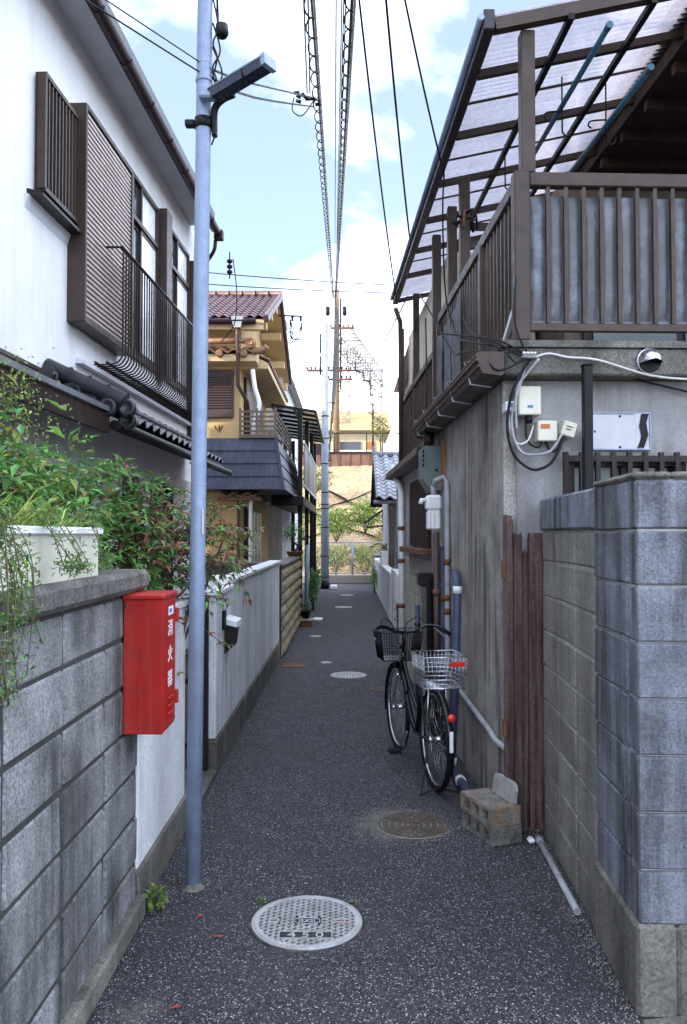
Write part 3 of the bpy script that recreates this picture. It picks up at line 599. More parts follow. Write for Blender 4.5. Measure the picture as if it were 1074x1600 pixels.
for k in range(9): MB().tube([(0.335 + 0.055 + 0.06 * math.cos(a), -0.9 + k * 0.75, 6.10 + 0.06 * math.sin(a)) for a in [math.pi + math.pi * i / 6 for i in range(7)]], 0.006, 5).build('gutter_strap', gutterm, g_)
MB().cbox((0.335, YB - 0.28, 6.00), (0.465, YB - 0.16, 6.14), 0.01).build('hopper', gutterm, g_)
MB().tube(smooth_path([(0.35, YB - 0.22, 6.0), (0.33, YB - 0.22, 5.85), (0.2, YB - 0.16, 5.7), (0.03, YB - 0.10, 5.62), (0.03, YB - 0.10, 5.3), (0.03, YB - 0.10, 2.9)], 4), 0.028, 8).build('downpipe', gutterm, g_)
# barred window
def sash_window(y0, y1, z0, z1, transom, name='window'):
    W_ = MB()
    for a, b in (((0.0 - 0.05, y0, z0), (0.035, y0 + 0.045, z1)), ((-0.05, y1 - 0.045, z0), (0.035, y1, z1)), ((-0.05, y0 + 0.045, z1 - 0.045), (0.035, y1 - 0.045, z1)), ((-0.05, y0 + 0.045, z0), (0.035, y1 - 0.045, z0 + 0.05))): W_.box(a, b)
    if transom: W_.box((-0.05, y0 + 0.045, transom), (0.045, y1 - 0.045, transom + 0.05))
    o = W_.build(name, brownm, H); top = transom or z1 - 0.045
    ym = (y0 + y1) / 2
    for i, (a, b, xx) in enumerate(((y0 + 0.045, ym + 0.02, -0.012), (ym - 0.02, y1 - 0.045, 0.012))):
        s = MB()
        for p, q in (((xx - 0.01, a, z0 + 0.05), (xx + 0.012, a + 0.04, top)), ((xx - 0.01, b - 0.04, z0 + 0.05), (xx + 0.012, b, top)), ((xx - 0.01, a + 0.04, z0 + 0.05), (xx + 0.012, b - 0.04, z0 + 0.11)), ((xx - 0.01, a + 0.04, top - 0.04), (xx + 0.012, b - 0.04, top))): s.box(p, q)
        s.build('sash', brownm, o)
        MB().box((xx - 0.003, a + 0.04, z0 + 0.11), (xx + 0.003, b - 0.04, top - 0.04)).build('pane', frost if i else glassd, o)
    if transom:
        for a, b, mm in ((y0 + 0.045, ym - 0.02, glassd), (ym + 0.02, y1 - 0.045, frost)): MB().box((-0.01, a, transom + 0.05), (-0.003, b, z1 - 0.045)).build('pane', mm, o)
        MB().box((-0.03, ym - 0.02, transom + 0.05), (0.03, ym + 0.02, z1 - 0.045)).build('mullion', brownm, o)
    MB().box((-0.12, y0, z0), (-0.115, y1, z1)).build('curtain', frost, o)
    return o
sash_window(2.42, 3.80, 3.66, 5.70, 5.18); sash_window(4.10, 5.42, 3.66, 5.70, 5.18)
o = sash_window(0.30, 0.98, 4.40, 5.38, None)
gd = MB()
for z in (4.43, 5.35): gd.box((0.036, 0.28, z - 0.018), (0.10, 1.0, z + 0.018))
for y in (0.28, 0.985): gd.box((0.036, y - 0.018, 4.43), (0.10, y + 0.018, 5.35))
gd.build('guard_frame', brownm, o)
for k in range(9): MB().box((0.07, 0.35 + k * 0.07, 4.45), (0.092, 0.368 + k * 0.07, 5.335)).build('guard_bar', brownm, o)
MB().prism([(0.0, 0.16, 4.385), (0.13, 0.16, 4.35), (0.13, 0.16, 4.325), (0.0, 0.16, 4.325)], (0, 0.96, 0)).build('sill', darkm, o)
MB().prism([(0.0, 0.12, 4.325), (0.03, 0.12, 4.325), (0.0, 0.12, 4.22)], (0, 1.02, 0)).build('drip_edge', soffit, o)
# shutter box
sb = MB().cbox((0.0, 0.98, 3.56), (0.165, 1.02, 5.50), 0.006); sb.box((0, 1.02, 3.56), (0.165, 2.36, 3.62)); sb.box((0, 1.02, 5.46), (0.165, 2.36, 5.50)); sb.box((0, 2.30, 3.62), (0.165, 2.36, 5.46)); sbo = sb.build('shutter_box', brownm, H); MB().box((0, 1.02, 3.62), (0.12, 2.30, 5.46)).build('shutter_back', black, sbo)
sm_ = MB().prism([(0.12, 1.02, 0), (0.150, 1.02, 0.002), (0.152, 1.02, 0.024), (0.12, 1.02, 0.030)], (0, 1.28, 0)).mesh('slat', slatm, (0, 0, 0))
for k in range(39): link('slat', sm_, sbo, (0, 0, 3.625 + k * 0.0470))
for y0 in (3.82, ):
    pass
MB().cbox((0.0, 3.82, 3.62), (0.13, 4.08, 5.72), 0.006).build('shutter_stile', brownm, H)
sb2 = MB().cbox((0.0, 5.44, 3.0), (0.15, 5.90, 5.62), 0.004).build('shutter_box', brownm, H)
sm2 = MB().prism([(0.15, 5.45, 0), (0.168, 5.45, 0.004), (0.168, 5.45, 0.03), (0.15, 5.45, 0.042)], (0, 0.45, 0)).mesh('slat', slatm)
for k in range(54): link('slat', sm2, sb2, (0, 0, 3.03 + k * 0.047))
sm3 = MB().prism([(0.12, 5.89, 0), (0.12, 5.912, 0.004), (0.12, 5.912, 0.03), (0.12, 5.89, 0.042)], (0.05, 0, 0)).mesh('slat', slatm)
# window guard with bowed bars
gy0, gy1 = 1.56, 5.46
grd = MB()
for y in (0,): grd.tube([(0.30, gy0, 4.42), (0.30, gy1, 4.42)], 0.016, 8); grd.tube([(0.05, gy0, 3.325), (0.05, gy1, 3.325)], 0.012, 6); grd.tube([(0.16, gy0, 3.325), (0.16, gy1, 3.325)], 0.012, 6)
for y in (gy0, gy1): grd.tube([(0.30, y, 4.42), (0.02, y, 4.42)], 0.012, 6)
go = grd.build('guard_rail', darkm, H)
gb = MB().tube(smooth_path([(0.30, 0, 4.42), (0.30, 0, 4.0), (0.30, 0, 3.45), (0.29, 0, 3.38), (0.24, 0, 3.325), (0.12, 0, 3.31), (0.02, 0, 3.31)], 3), 0.009, 5).mesh('guard_bar', darkm)
for k in range(44): link('guard_bar', gb, go, (0, gy0 + 0.045 + k * 0.0880, 0))
MB().prism([(0.0, 1.2, 3.30), (0.07, 1.2, 3.28), (0.07, 1.2, 3.24), (0.0, 1.2, 3.24)], (0, 4.7, 0)).build('sill', soffit, H)
# lower storey: pent roof
pr = MB(); pr.prism([(0.0, -4.4, 2.98), (0.62, -4.4, 2.70), (0.62, -4.4, 2.66), (0.0, -4.4, 2.90)], (0, 4.75, 0)); pro = pr.build('pent_roof', M('dull sheet metal', (0.13, 0.135, 0.15), (0.10, 0.105, 0.12), 3, 0.5), H)
MB().box((0.0, -4.4, 3.0), (0.03, 5.6, 3.03)).build('flashing', brownm, H)
MB().box((0.56, -4.4, 2.50), (0.60, 0.36, 2.655)).build('fascia', darkwood, H)
p2 = MB().prism([(0.0, 0.38, 2.96), (0.55, 0.38, 2.66), (0.55, 0.38, 2.60), (0, 0.38, 2.88)], (0, 5.0, 0)).build('tiled_pent_roof', kawara, H)
pt = pantile(0.24, 0.30, kawara)
lay_tiles(p2, (0.02, 0.40, 2.965), (0, 1, 0), (0.55, 0, -0.30), 20, 2, pt, 0.245, 0.29)
rg = MB().tube([(0.36, 0.30, 2.90), (0.36, 5.3, 2.90)], 0.055, 10); rgo = None
me_r = MB().tube([(0, -0.16, 0), (0, 0.12, 0.0), (0, 0.14, 0)], [0.06, 0.06, 0.07], 10).mesh('ridge_tile', kawara)
for k in range(17): link('ridge_tile', me_r, p2, (0.10, 0.5 + k * 0.29, 2.985))
me_e = MB().lathe((0, 0, 0), [(0.0, 0.0), (0.035, 0.0), (0.045, -0.012), (0.06, -0.012), (0.072, 0.0), (0.072, 0.06), (0.0, 0.06)], 18, axis='y').mesh('end_tile', kawara)
for x, z in ((0.12, 2.95), (0.30, 2.84), (0.44, 2.74), (0.22, 2.77)): link('end_tile', me_e, p2, (x, 0.36, z))
me_v = MB().tube([(0, -0.10, 0), (0, 0.2, 0.0)], [0.062, 0.055], 10).mesh('verge_tile', kawara)
for k in range(3): o = link('verge_tile', me_v, p2, (0.12 + 0.17 * k, 0.52, 2.95 - 0.09 * k))
me_h = MB().tube([(0, 0.0, 0.02), (0.17, -0.005, -0.055), (0.18, -0.005, -0.06)], [0.068, 0.062, 0.078], 12).mesh('hip_tile', kawara)
for k in range(4): link('hip_tile', me_h, p2, (0.06 + 0.16 * k, 0.42 - 0.02 * k, 3.03 - 0.075 * k))
for (x, y, z) in ((0.74, 0.34, 2.70), (0.60, 0.30, 2.70), (0.70, 0.48, 2.62)): link('end_tile', me_e, p2, (x, y, z))
MB().tube([(0.62, 0.42, 2.57), (0.62, 5.4, 2.57)], 0.045, 8).build('eave_gutter', black, H)
# ground storey openings
for (y0, y1, z0, z1) in low:
    f_ = MB()
    for a, b in (((-0.08, y0, z0), (0.03, y0 + 0.05, z1)), ((-0.08, y1 - 0.05, z0), (0.03, y1, z1)), ((-0.08, y0 + 0.05, z1 - 0.05), (0.03, y1 - 0.05, z1)), ((-0.08, y0 + 0.05, z0), (0.03, y1 - 0.05, z0 + 0.05))): f_.box(a, b)
    fo = f_.build('window', brownm, H); MB().box((-0.05, y0 + 0.05, z0 + 0.05), (-0.04, y1 - 0.05, z1 - 0.05)).build('pane', glassd, fo)
    for k in range(4): yy = y0 + (y1 - y0) * (k + 1) / 5; MB().box((0.0, yy - 0.012, z0 + 0.05), (0.022, yy + 0.012, z1 - 0.05)).build('bar', brownm, fo)
MB().box((0.001, 4.7, 0.1), (0.05, 5.75, 2.45)).build('shutter_panel', white, H)
lv = MB().box((0.0, 5.82, 0.2), (0.13, 5.90, 2.5)).build('shutter_box', brownm, H)
sm4 = MB().prism([(0.13, 5.82, 0), (0.16, 5.82, 0.004), (0.16, 5.82, 0.03), (0.13, 5.82, 0.042)], (0, 0.08, 0)).mesh('slat', slatm)
for k in range(48): link('slat', sm4, lv, (0, 0, 0.22 + k * 0.047))

# ------------------------------------------------------------------ yellow house
H = thing('yellow_house', 'cream yellow stucco house with purple brown tiled gable roof and dark skirt', 'house', (-3.5, 17, 0))
XW = -1.95
wl = MB(); wl.box((-7, 14.5, 0), (XW, 14.65, 5.45)); wl.box((XW - 0.15, 14.651, 0), (XW, 19.6, 5.45)); wl.box((-7, 19.45, 0), (XW - 0.151, 19.6, 5.45)); wl.box((-7, 14.651, 0), (-6.85, 19.449, 5.45))
wl.prism([(XW - 0.01, 14.5, 5.45), (XW - 0.01, 17.0, 6.60), (XW - 0.01, 19.6, 5.45)], (-0.14, 0, 0)); wl.prism([(-6.85, 14.5, 5.45), (-6.85, 17.0, 6.60), (-6.85, 19.6, 5.45)], (-0.14, 0, 0))
wl.build('wall', ochre, H)
XV = -1.45
rf = MB(); rf.prism([(XV - 0.03, 14.02, 5.47), (XV - 0.03, 17.0, 6.72), (XV - 0.03, 20.0, 5.47), (XV - 0.03, 20.0, 5.40), (XV - 0.03, 17.0, 6.63), (XV - 0.03, 14.02, 5.40)], (-5.9, 0, 0))
ro = rf.build('roof', ochrew, H)
tm = pantile(0.155, 0.27, tileR, amp=0.020, th=0.016)
lay_tiles(ro, (-4.42 + 0.025, 17.0, 6.74), (1, 0, 0), (0, -2.98, -1.25), 19, 13, tm, 0.155, 0.25)
lay_tiles(ro, (XV, 17.0, 6.74), (-1, 0, 0), (0, 2.98, -1.25), 3, 13, tm, 0.155, 0.25)
me_r = MB().tube([(-0.16, 0, 0), (0.12, 0, 0.0), (0.13, 0, 0)], [0.075, 0.075, 0.09], 10).mesh('ridge_tile', tileR)
for k in range(11): link('ridge_tile', me_r, ro, (XV - 0.1 - k * 0.28, 17.0, 6.80))
# rolled verge tiles along the gable edge
me_v = MB().cbox((-0.06, -0.17, -0.10), (0.03, 0.15, 0.045), 0.02).mesh('verge_tile', tileR)
for s in (-1, 1):
    for k in range(11):
        y = 17 + s * (0.15 + k * 0.272); z = 6.77 - (0.15 + k * 0.272) * 0.4195
        o = link('verge_tile', me_v, ro, (XV + 0.02, y, z)); o.rotation_euler = (-s * 0.397 + (0.0), 0, 0)
# purlin boxes under the verge
for s, d in ((-1, 1.1), (-1, 2.2), (1, 0.9), (1, 1.9), (1, 2.75), (-1, 0.05)):
    y = 17 + s * d; z = 6.60 - d * 0.4195
    MB().cbox((XW + 0.001, y - 0.09, z - 0.20), (XV - 0.06, y + 0.09, z - 0.01 - 0.03), 0.01).build('purlin_end', ochrew, ro)
MB().box((-7, 14.05, 5.30), (XV - 0.05, 14.10, 5.42)).build('fascia', ochrew, ro)
g = MB().tube([(-7, 13.96, 5.42), (-1.62, 13.96, 5.42)], 0.055, 10).build('gutter', gutterm, ro)
MB().prism([(-2.05, 13.91, 5.50), (-1.83, 13.91, 5.50), (-1.88, 13.91, 5.30), (-2.0, 13.91, 5.30)], (0, 0.11, 0)).build('hopper', M('grey hopper', (0.30, 0.32, 0.36)), g)
MB().tube([(-1.94, 13.96, 5.30), (-1.94, 13.96, 5.18), (-1.94, 14.02, 4.9), (-1.93, 14.02, 4.3), (-1.80, 14.25, 4.05), (-1.80, 14.42, 3.9), (-1.80, 14.42, 2.4)], 0.036, 8).build('downpipe', pipebr, g)
# pent roof over the upper windows
pn = MB(); pn.prism([(-7, 14.49, 5.02), (-7, 14.05, 4.86), (-7, 14.05, 4.74), (-7, 14.49, 4.74)], (7 - 1.62, 0, 0))
pn.prism([(XW + 0.001, 14.50, 5.05), (-1.46, 14.50, 4.80), (-1.46, 14.50, 4.70), (XW + 0.001, 14.50, 4.70)], (0, 4.6, 0)); po = pn.build('pent_roof', ochrew, H)
tb = pantile(0.22, 0.27, tileB, amp=0.03, th=0.02)
lay_tiles(po, (-3.82, 14.47, 5.04), (1, 0, 0), (0, -0.44, -0.16), 10, 2, tb, 0.22, 0.24)
lay_tiles(po, (XW + 0.02, 14.5, 5.06), (0, 1, 0), (0.49, 0, -0.25), 20, 2, tb, 0.23, 0.27)
me_b = MB().lathe((0, 0, 0), [(0, -0.03), (0.05, -0.03), (0.065, -0.015), (0.065, 0.05), (0, 0.05)], 12, axis='y', smooth=False).mesh('end_tile', tileB)
for k in range(5): link('end_tile', me_b, po, (-3.55 + k * 0.43, 13.99, 4.86))
me_s = MB().lathe((0, 0, 0), [(0.0, -0.02), (0.035, -0.035), (0.05, -0.005), (0.075, -0.03), (0.10, 0.0), (0.10, 0.06), (0, 0.06)], 20, axis='y', smooth=False).mesh('scroll_tile', tileB)
link('scroll_tile', me_s, po, (-1.72, 14.02, 5.05))
MB().tube([(-1.66, 14.05, 4.92), (-1.5, 14.0, 4.90), (-1.42, 13.97, 4.98)], [0.07, 0.06, 0.055], 10).build('corner_tile', tileB, po)
MB().tube([(-2.7, 14.1, 5.10), (-1.75, 14.06, 5.10)], 0.05, 8).build('ridge_cover', tileB, po)
# shuttered front window
s_ = MB().cbox((-3.0, 14.42, 3.80), (-2.07, 14.499, 4.66), 0.01); so = s_.build('shutter', M('plum shutter', (0.075, 0.045, 0.045), (0.06, 0.038, 0.04), 4, 0.5), H)
sl_ = MB().prism([(-2.96, 14.42, 0), (-2.96, 14.395, 0.004), (-2.96, 14.395, 0.022), (-2.96, 14.42, 0.034)], (0.85, 0, 0)).mesh('slat', so.data.materials[0])
for k in range(13): link('slat', sl_, so, (0, 0, 3.97 + k * 0.046))
# pictorial cut-out on the wall: three slim leaves
for x, a in ((-2.42, 0.5), (-2.33, -0.2), (-2.27, -0.7)):
    m = MB(); 
    for sx in (-1, 1): m.prism([(x, 14.49, 3.68), (x + 0.03 * math.sin(a) + 0.012 * sx, 14.49, 3.63), (x + 0.12 * math.sin(a) + 0.02, 14.49, 3.54)], (0, 0.012, 0))
    m.build('leaf_relief', black, H)
# alley side upper window with lattice and balcony rail
wd_ = MB().box((XW + 0.002, 14.9, 3.45), (XW + 0.05, 17.6, 4.62)).build('window', darkm, H)
for k in range(22): MB().box((XW + 0.05, 14.95 + k * 0.12, 3.5), (XW + 0.075, 14.98 + k * 0.12, 4.58)).build('lattice_bar', slatm, wd_)
# dark clad skirt
sk = MB()
sk.add([(-7, 13.95, 3.37), (-1.27, 13.95, 3.37), (-1.12, 13.80, 2.47), (-7, 13.80, 2.47), (-1.27, 19.2, 3.37), (-1.12, 19.35, 2.47), (XW, 19.2, 3.37), (XW, 13.95, 3.37), (XW, 19.3, 2.47)],
       [(0, 1, 2, 3), (1, 4, 5, 2), (1, 7, 6, 4), (2, 5, 8, 3)])
sko = sk.build('skirt_roof', navym, H)
for k in range(4):
    z0 = 3.37 - 0.225 * k; z1 = z0 - 0.22
    f0 = lambda z: (3.37 - z) / 0.9 * 0.15
    MB().add([(-7, 13.945 - f0(z0), z0), (-1.265 + f0(z0), 13.945 - f0(z0), z0), (-1.265 + f0(z1), 13.925 - f0(z1), z1), (-7, 13.925 - f0(z1), z1), (-7, 13.95 - f0(z1), z1), (-1.265 + f0(z1), 13.95 - f0(z1), z1)], [(0, 1, 2, 3), (3, 2, 5, 4)]).build('cladding_board', navym, sko)
    MB().add([(-1.265 + f0(z0), 13.95 - f0(z0), z0), (-1.265 + f0(z0), 19.2, z0), (-1.245 + f0(z1), 19.2, z1), (-1.245 + f0(z1), 13.95 - f0(z1), z1), (-1.27 + f0(z1), 19.2, z1), (-1.27 + f0(z1), 13.95 - f0(z1), z1)], [(0, 1, 2, 3), (3, 2, 4, 5)]).build('cladding_board', navym, sko)
MB().bar((-1.258, 13.932, 3.38), (-1.108, 13.775, 2.46), 0.05, 0.05).build('corner_trim', navym, sko)
MB().box((-1.9, 13.90, 3.371), (-1.22, 14.5, 3.43)).build('ledge', beamm, sko)
# balcony rail over the skirt
for k in range(5):
    z = 3.50 + 0.085 * k
    MB().bar((-1.90, 14.0, z), (-1.28, 14.0, z), 0.03, 0.03).build('rail', beamm, sko); MB().bar((-1.28, 14.016, z), (-1.28, 17.6, z), 0.03, 0.03).build('rail', beamm, sko)
for x in (-1.89, -1.6, -1.28): MB().box((x - 0.02, 13.975, 3.43), (x + 0.02, 14.03, 3.90)).build('rail_post', beamm, sko)
for y in (15.2, 16.4, 17.6): MB().box((-1.30, y - 0.02, 3.372), (-1.255, y + 0.02, 3.90)).build('rail_post', beamm, sko)
MB().tube(smooth_path([(-1.70, 14.2, 4.62), (-1.66, 14.2, 4.3), (-1.58, 14.2, 4.0), (-1.66, 14.2, 3.7), (-1.66, 14.2, 3.45)], 4), 0.04, 8).build('flexible_pipe', white, H)
# ground storey
MB().box((-2.0, 14.44, 0.3), (-1.951, 14.499, 2.45)).build('corner_board', pipebr, H)
gw = MB().box((XW + 0.002, 15.0, 0.4), (XW + 0.06, 17.4, 2.2)).build('window', darkm, H)
for k in range(8): MB().box((XW + 0.061, 15.05 + 0.3 * k, 0.45), (XW + 0.075, 15.3 + 0.3 * k, 2.15)).build('pane', frost if k % 2 else glassd, gw)
MB().tube([(-1.72, 14.3, 2.40), (-1.74, 14.3, 2.2), (-1.74, 14.3, 0.1)], 0.035, 8).build('downpipe', white, H)
lr = MB().prism([(-2.3, 14.1, 2.36), (-1.55, 14.1, 2.36), (-1.55, 14.1, 2.30), (-2.3, 14.1, 2.30)], (0, 0.39, 0)).build('entrance_roof', tileB, H)
lay_tiles(lr, (-2.28, 14.45, 2.46), (1, 0, 0), (0, -0.44, -0.10), 3, 2, tb, 0.23, 0.24)

# ------------------------------------------------------------------ dark terrace beyond it
T = thing('terrace_frame', 'dark two-level terrace frame with smoked corrugated awning over the alley edge', 'terrace', (-1.1, 19, 0))
for (x, y, z1) in ((-1.0, 16.6, 4.30), (-0.95, 18.3, 4.28), (-0.95, 20.6, 4.26), (-0.95, 22.5, 4.24)):
    MB().cbox((x - 0.045, y - 0.045, 0), (x + 0.045, y + 0.045, z1), 0.006).build('post', black, T)
aw = MB(); n = 40
for i in range(n):
    y = 17.0 + 5.7 * i / n; y2 = 17.0 + 5.7 * (i + 1) / n; d = 0.025 if i % 2 else 0
    d2 = 0 if i % 2 else 0.025
    aw.add([(-1.62, y, 4.47 + d), (-0.70, y, 4.33 + d), (-0.70, y2, 4.33 + d2), (-1.62, y2, 4.47 + d2)], [(0, 1, 2, 3)], 0, True)
aw.build('awning_sheet', polyd, T)
for k in range(9): MB().bar((-1.62, 17.0 + k * 0.71, 4.44), (-0.70, 17.0 + k * 0.71, 4.30), 0.05, 0.05).build('rafter', black, T)
for x, z in ((-1.62, 4.44), (-0.70, 4.29), (-1.15, 4.37)): MB().bar((x, 16.97, z), (x, 22.72, z), 0.05, 0.06).build('purlin', black, T)
MB().cbox((-1.55, 16.0, 2.28), (-0.90, 22.6, 2.46), 0.01).build('deck_beam', black, T)
for k in range(9): MB().box((-0.93, 16.62 + k * 0.66, 2.75), (-0.91, 17.25 + k * 0.66, 3.55)).build('screen_panel', M('grey screen panel', (0.12, 0.115, 0.125), (0.09, 0.085, 0.095), 3, 0.5), T)
MB().bar((-0.92, 16.6, 3.58), (-0.92, 22.6, 3.58), 0.05, 0.04).build('hand_rail', soffit, T)
MB().bar((-0.92, 16.6, 2.70), (-0.92, 22.6, 2.70), 0.05, 0.05).build('bottom_rail', soffit, T)
MB().box((-1.6, 22.4, 0), (-1.5, 22.5, 4.3)).build('rear_post', black, T)
wh = thing('far_house', 'pale grey house wall behind the dark terrace', 'house', (-3, 22, 0))
MB().box((-6, 19.65, 0), (-1.62, 26, 5.6)).build('wall', greystucco, wh)
MB().prism([(-6.3, 19.62, 5.6), (-1.4, 19.62, 5.6), (-3.8, 19.62, 6.9)], (0, 6.6, 0)).build('roof', kawara, wh)
for k in range(3): f_ = MB().box((-1.619, 20.0 + k * 1.7, 2.7), (-1.58, 21.2 + k * 1.7, 4.0)).build('window', darkm, wh); MB().box((-1.579, 20.08 + k * 1.7, 2.78), (-1.57, 21.12 + k * 1.7, 3.92)).build('pane', frost, f_)
one(MB().tube([(-0.80, 15.5, 0), (-0.80, 15.5, 1.5)], 0.035, 10), 'guard_post', steelb, 'blue grey steel post at the end of the rough block wall', 'post')
t = thing('stepping_box', 'small brick red box with pale top at the stone wall end', 'box', (-0.76, 15.0, 0))
MB().cbox((-0.88, 14.9, 0), (-0.68, 15.2, 0.10), 0.005).build('body', rust, t); MB().cbox((-0.89, 14.88, 0.101), (-0.66, 15.22, 0.13), 0.004).build('top', sandy, t)
t = thing('flower_pot', 'small dark flower pot with leafy plant on the red box', 'flower pot', (-0.8, 15.1, 0.13))
MB().lathe((-0.8, 15.1, 0.131), [(0, 0), (0.06, 0), (0.085, 0.13), (0.09, 0.13), (0.09, 0.15), (0.07, 0.15), (0.06, 0.13), (0, 0.13)], 16).build('pot', black, t)
one(MB().cbox((-0.70, 15.9, 0), (-0.52, 16.2, 0.04), 0.01), 'pale_slab', white, 'pale flat slab on the asphalt just past the stone wall', 'slab')

# ------------------------------------------------------------------ far end: kerb, fence, slope
t = thing('end_wall', 'low concrete wall closing the end of the alley', 'wall', (0, 27.9, 0))
MB().cbox((-4, 27.9, 0), (4, 28.15, 0.30), 0.02).build('wall_face', sandy, t)
F = thing('chain_link_fence', 'chain-link fence with pale steel posts on the end wall', 'fence', (0, 28.02, 0.3))
for x in (-2.9, -1.4, 0.13, 1.66, 3.2): MB().tube([(x, 28.02, 0.3), (x, 28.02, 1.44)], 0.035, 8).build('post', steelb, F)
for z in (0.36, 1.42): MB().tube([(-3.6, 28.02, z), (3.8, 28.02, z)], 0.022, 6).build('rail', steelb, F)
ml = MB(); p = 0.075
for k in range(-18, 118):
    x = -3.6 + k * p
    for s in (1, -1):
        a = (x, 0.38); b = (x + s * 1.02, 1.40)
        if s < 0: a = (x + 1.02, 0.38); b = (x, 1.40)
        if -3.7 < a[0] < 3.9 and -3.7 < b[0] < 3.9: ml.add([(a[0] - 0.002, 28.018, a[1]), (a[0] + 0.002, 28.018, a[1]), (b[0] + 0.002, 28.018, b[1]), (b[0] - 0.002, 28.018, b[1]), (a[0], 28.022, a[1]), (b[0], 28.022, b[1])], [(0, 1, 2, 3), (1, 4, 5, 2), (4, 0, 3, 5)])
ml.build('mesh', steelb, F, kind='stuff')
sp = MB(); nx, ny = 30, 14
for j in range(ny + 1):
    for i in range(nx + 1):
        x = -14 + 28 * i / nx; tt = j / ny; y = 31.5 + 8.5 * tt; z = 0.0 + 5.1 * (tt ** 1.15)
        sp.v.append(Vector((x, y, z + 0.12 * mnoise.noise(Vector((x * 0.6, y * 0.6, 2))))))
for j in range(ny):
    for i in range(nx): a = j * (nx + 1) + i; sp.f.append([a, a + 1, a + nx + 2, a + nx + 1]); sp.mi.append(0); sp.sm.append(True)
tag(one(sp, 'embankment', slopem, 'sunlit tan embankment rising behind the fence', 'embankment', at=(0, 35, 0)), kind='structure')
tag(one(MB().box((-60, 40.2, 4.9), (60, 140, 5.1)), 'terrace_ground', sandy, 'raised ground on top of the embankment', 'ground'), kind='structure')
def slope_z(y): return 5.1 * max(0, (y - 31.5) / 8.5) ** 1.15
# cable net on the slope
k = 0
for (x0, y0, x1, y1, th) in ((-2.2, 38.8, 2.8, 34.9, 0.07), (-1.6, 36.2, 2.9, 33.2, 0.06), (-2.4, 35.9, 3.2, 38.9, 0.045), (-2.6, 34.0, 2.6, 36.6, 0.04), (0.2, 33.4, 2.6, 34.6, 0.05)):
    pts = [(x0 + (x1 - x0) * i / 10 + rnd(-.06, .06), y0 + (y1 - y0) * i / 10, slope_z(y0 + (y1 - y0) * i / 10) + 0.10 + rnd(-0.05, 0.05)) for i in range(11)]
    lb = ['thick dark branch lying down the upper slope', 'dark branch lying across the lower middle slope', 'thin branch crossing up the slope towards the grey tiled roof', 'thin twisted branch on the lower slope', 'short dark branch above the small eave'][k]; k += 1
    one(MB().tube(pts, [th * (1 - 0.05 * i) for i in range(11)], 6), 'fallen_branch', darkwood, lb, 'branch')
for x, lb in ((0.95, 'short pale post on the slope below the brown wall'), (1.1, 'slim pale post close beside the short one')):
    one(MB().cbox((x, 36.5, slope_z(36.5) - 0.1), (x + 0.07, 36.57, slope_z(36.5) + 0.62), 0.01), 'slope_post', whsteel, lb, 'post')
t = thing('brown_wall', 'rust brown retaining wall along the top of the embankment', 'wall', (0, 40.1, 5))
MB().box((-14, 40.0, 4.85), (3.1, 40.2, 5.72)).build('wall_face', rustwall, t)
for kk in range(24): MB().box((-9 + kk * 0.5, 39.96, 4.9), (-8.94 + kk * 0.5, 39.999, 5.70)).build('rib', rustwall, t)
MB().box((-14, 39.94, 5.72), (3.1, 40.26, 5.80)).build('coping', darkwood, t)
H = thing('cream_house', 'sunlit cream house with dark openings above the brown wall', 'house', (-1, 46, 5.1))
MB().box((-6.5, 46, 5.1), (2.0, 52, 7.6)).build('wall', M('cream render', (0.48, 0.41, 0.27), (0.42, 0.35, 0.23), 2, 0.9), H)
MB().prism([(-6.9, 45.5, 7.6), (-6.9, 52.4, 7.6), (-6.9, 49, 9.2)], (9.3, 0, 0)).build('roof', M('tan roof', (0.36, 0.26, 0.13), (0.30, 0.22, 0.11), 2, 0.9), H)
for (a, b, z0, z1, mm) in ((-1.9, -1.1, 5.3, 6.9, darkwood), (-0.5, 0.7, 5.9, 7.0, glassd), (1.0, 1.5, 5.2, 7.0, orangew)):
    MB().box((a, 45.95, z0), (b, 45.999, z1)).build('window', mm, H)
for kk in range(12): MB().box((-1.2 + 0.2 * kk, 45.5, 5.75), (-1.15 + 0.2 * kk, 45.55, 6.4)).build('baluster', white, H)
MB().box((-1.3, 45.48, 6.4), (1.3, 45.57, 6.46)).build('balcony_rail', white, H)
F = thing('embankment_railing', 'thin dark pipe railing along the top of the brown wall', 'railing', (0, 40.3, 5.8))
for z in (6.75,): MB().tube([(-4, 40.1, z), (4.5, 40.1, z)], 0.03, 6).build('rail', black, F)
for x in (-2.3, -0.7, 0.9, 1.7, 2.9, 4.2): MB().tube([(x, 40.1, 5.7 if x < 3 else 5.0), (x, 40.1, 6.75)], 0.03, 6).build('post', black, F)

# ------------------------------------------------------------------ poles at the far end
P = thing('utility_pole', 'pale concrete utility pole standing at the end of the alley', 'utility pole', (-0.741, 25.26, 0))
MB().tube([(-0.741, 25.26, 0), (-0.741, 25.26, 8.35)], [0.135, 0.095], 14).build('shaft', poleconc, P)
for z in (0.35, 1.0, 1.9, 2.5, 2.62, 3.0, 3.9, 4.7, 5.4): MB().tube([(-0.741, 25.26, z), (-0.741, 25.26, z + 0.03)], 0.145 - z * 0.004, 14).build('band', black, P)
for kk in range(10): z = 2.0 + kk * 0.55; s = 1 if kk % 2 else -1; MB().tube([(-0.741, 25.26, z), (-0.741 + 0.26 * s, 25.2, z)], 0.012, 5).build('step_bolt', black, P)
MB().tube([(-0.741, 25.26, 0.0), (-0.741, 25.26, 0.26)], 0.142, 14).build('base_band', black, P)
for z in (7.0, 7.7): MB().tube([(-0.88, 25.2, z - 0.3), (-0.88, 25.2, z + 0.3)], 0.03, 6).build('conduit', black, P)
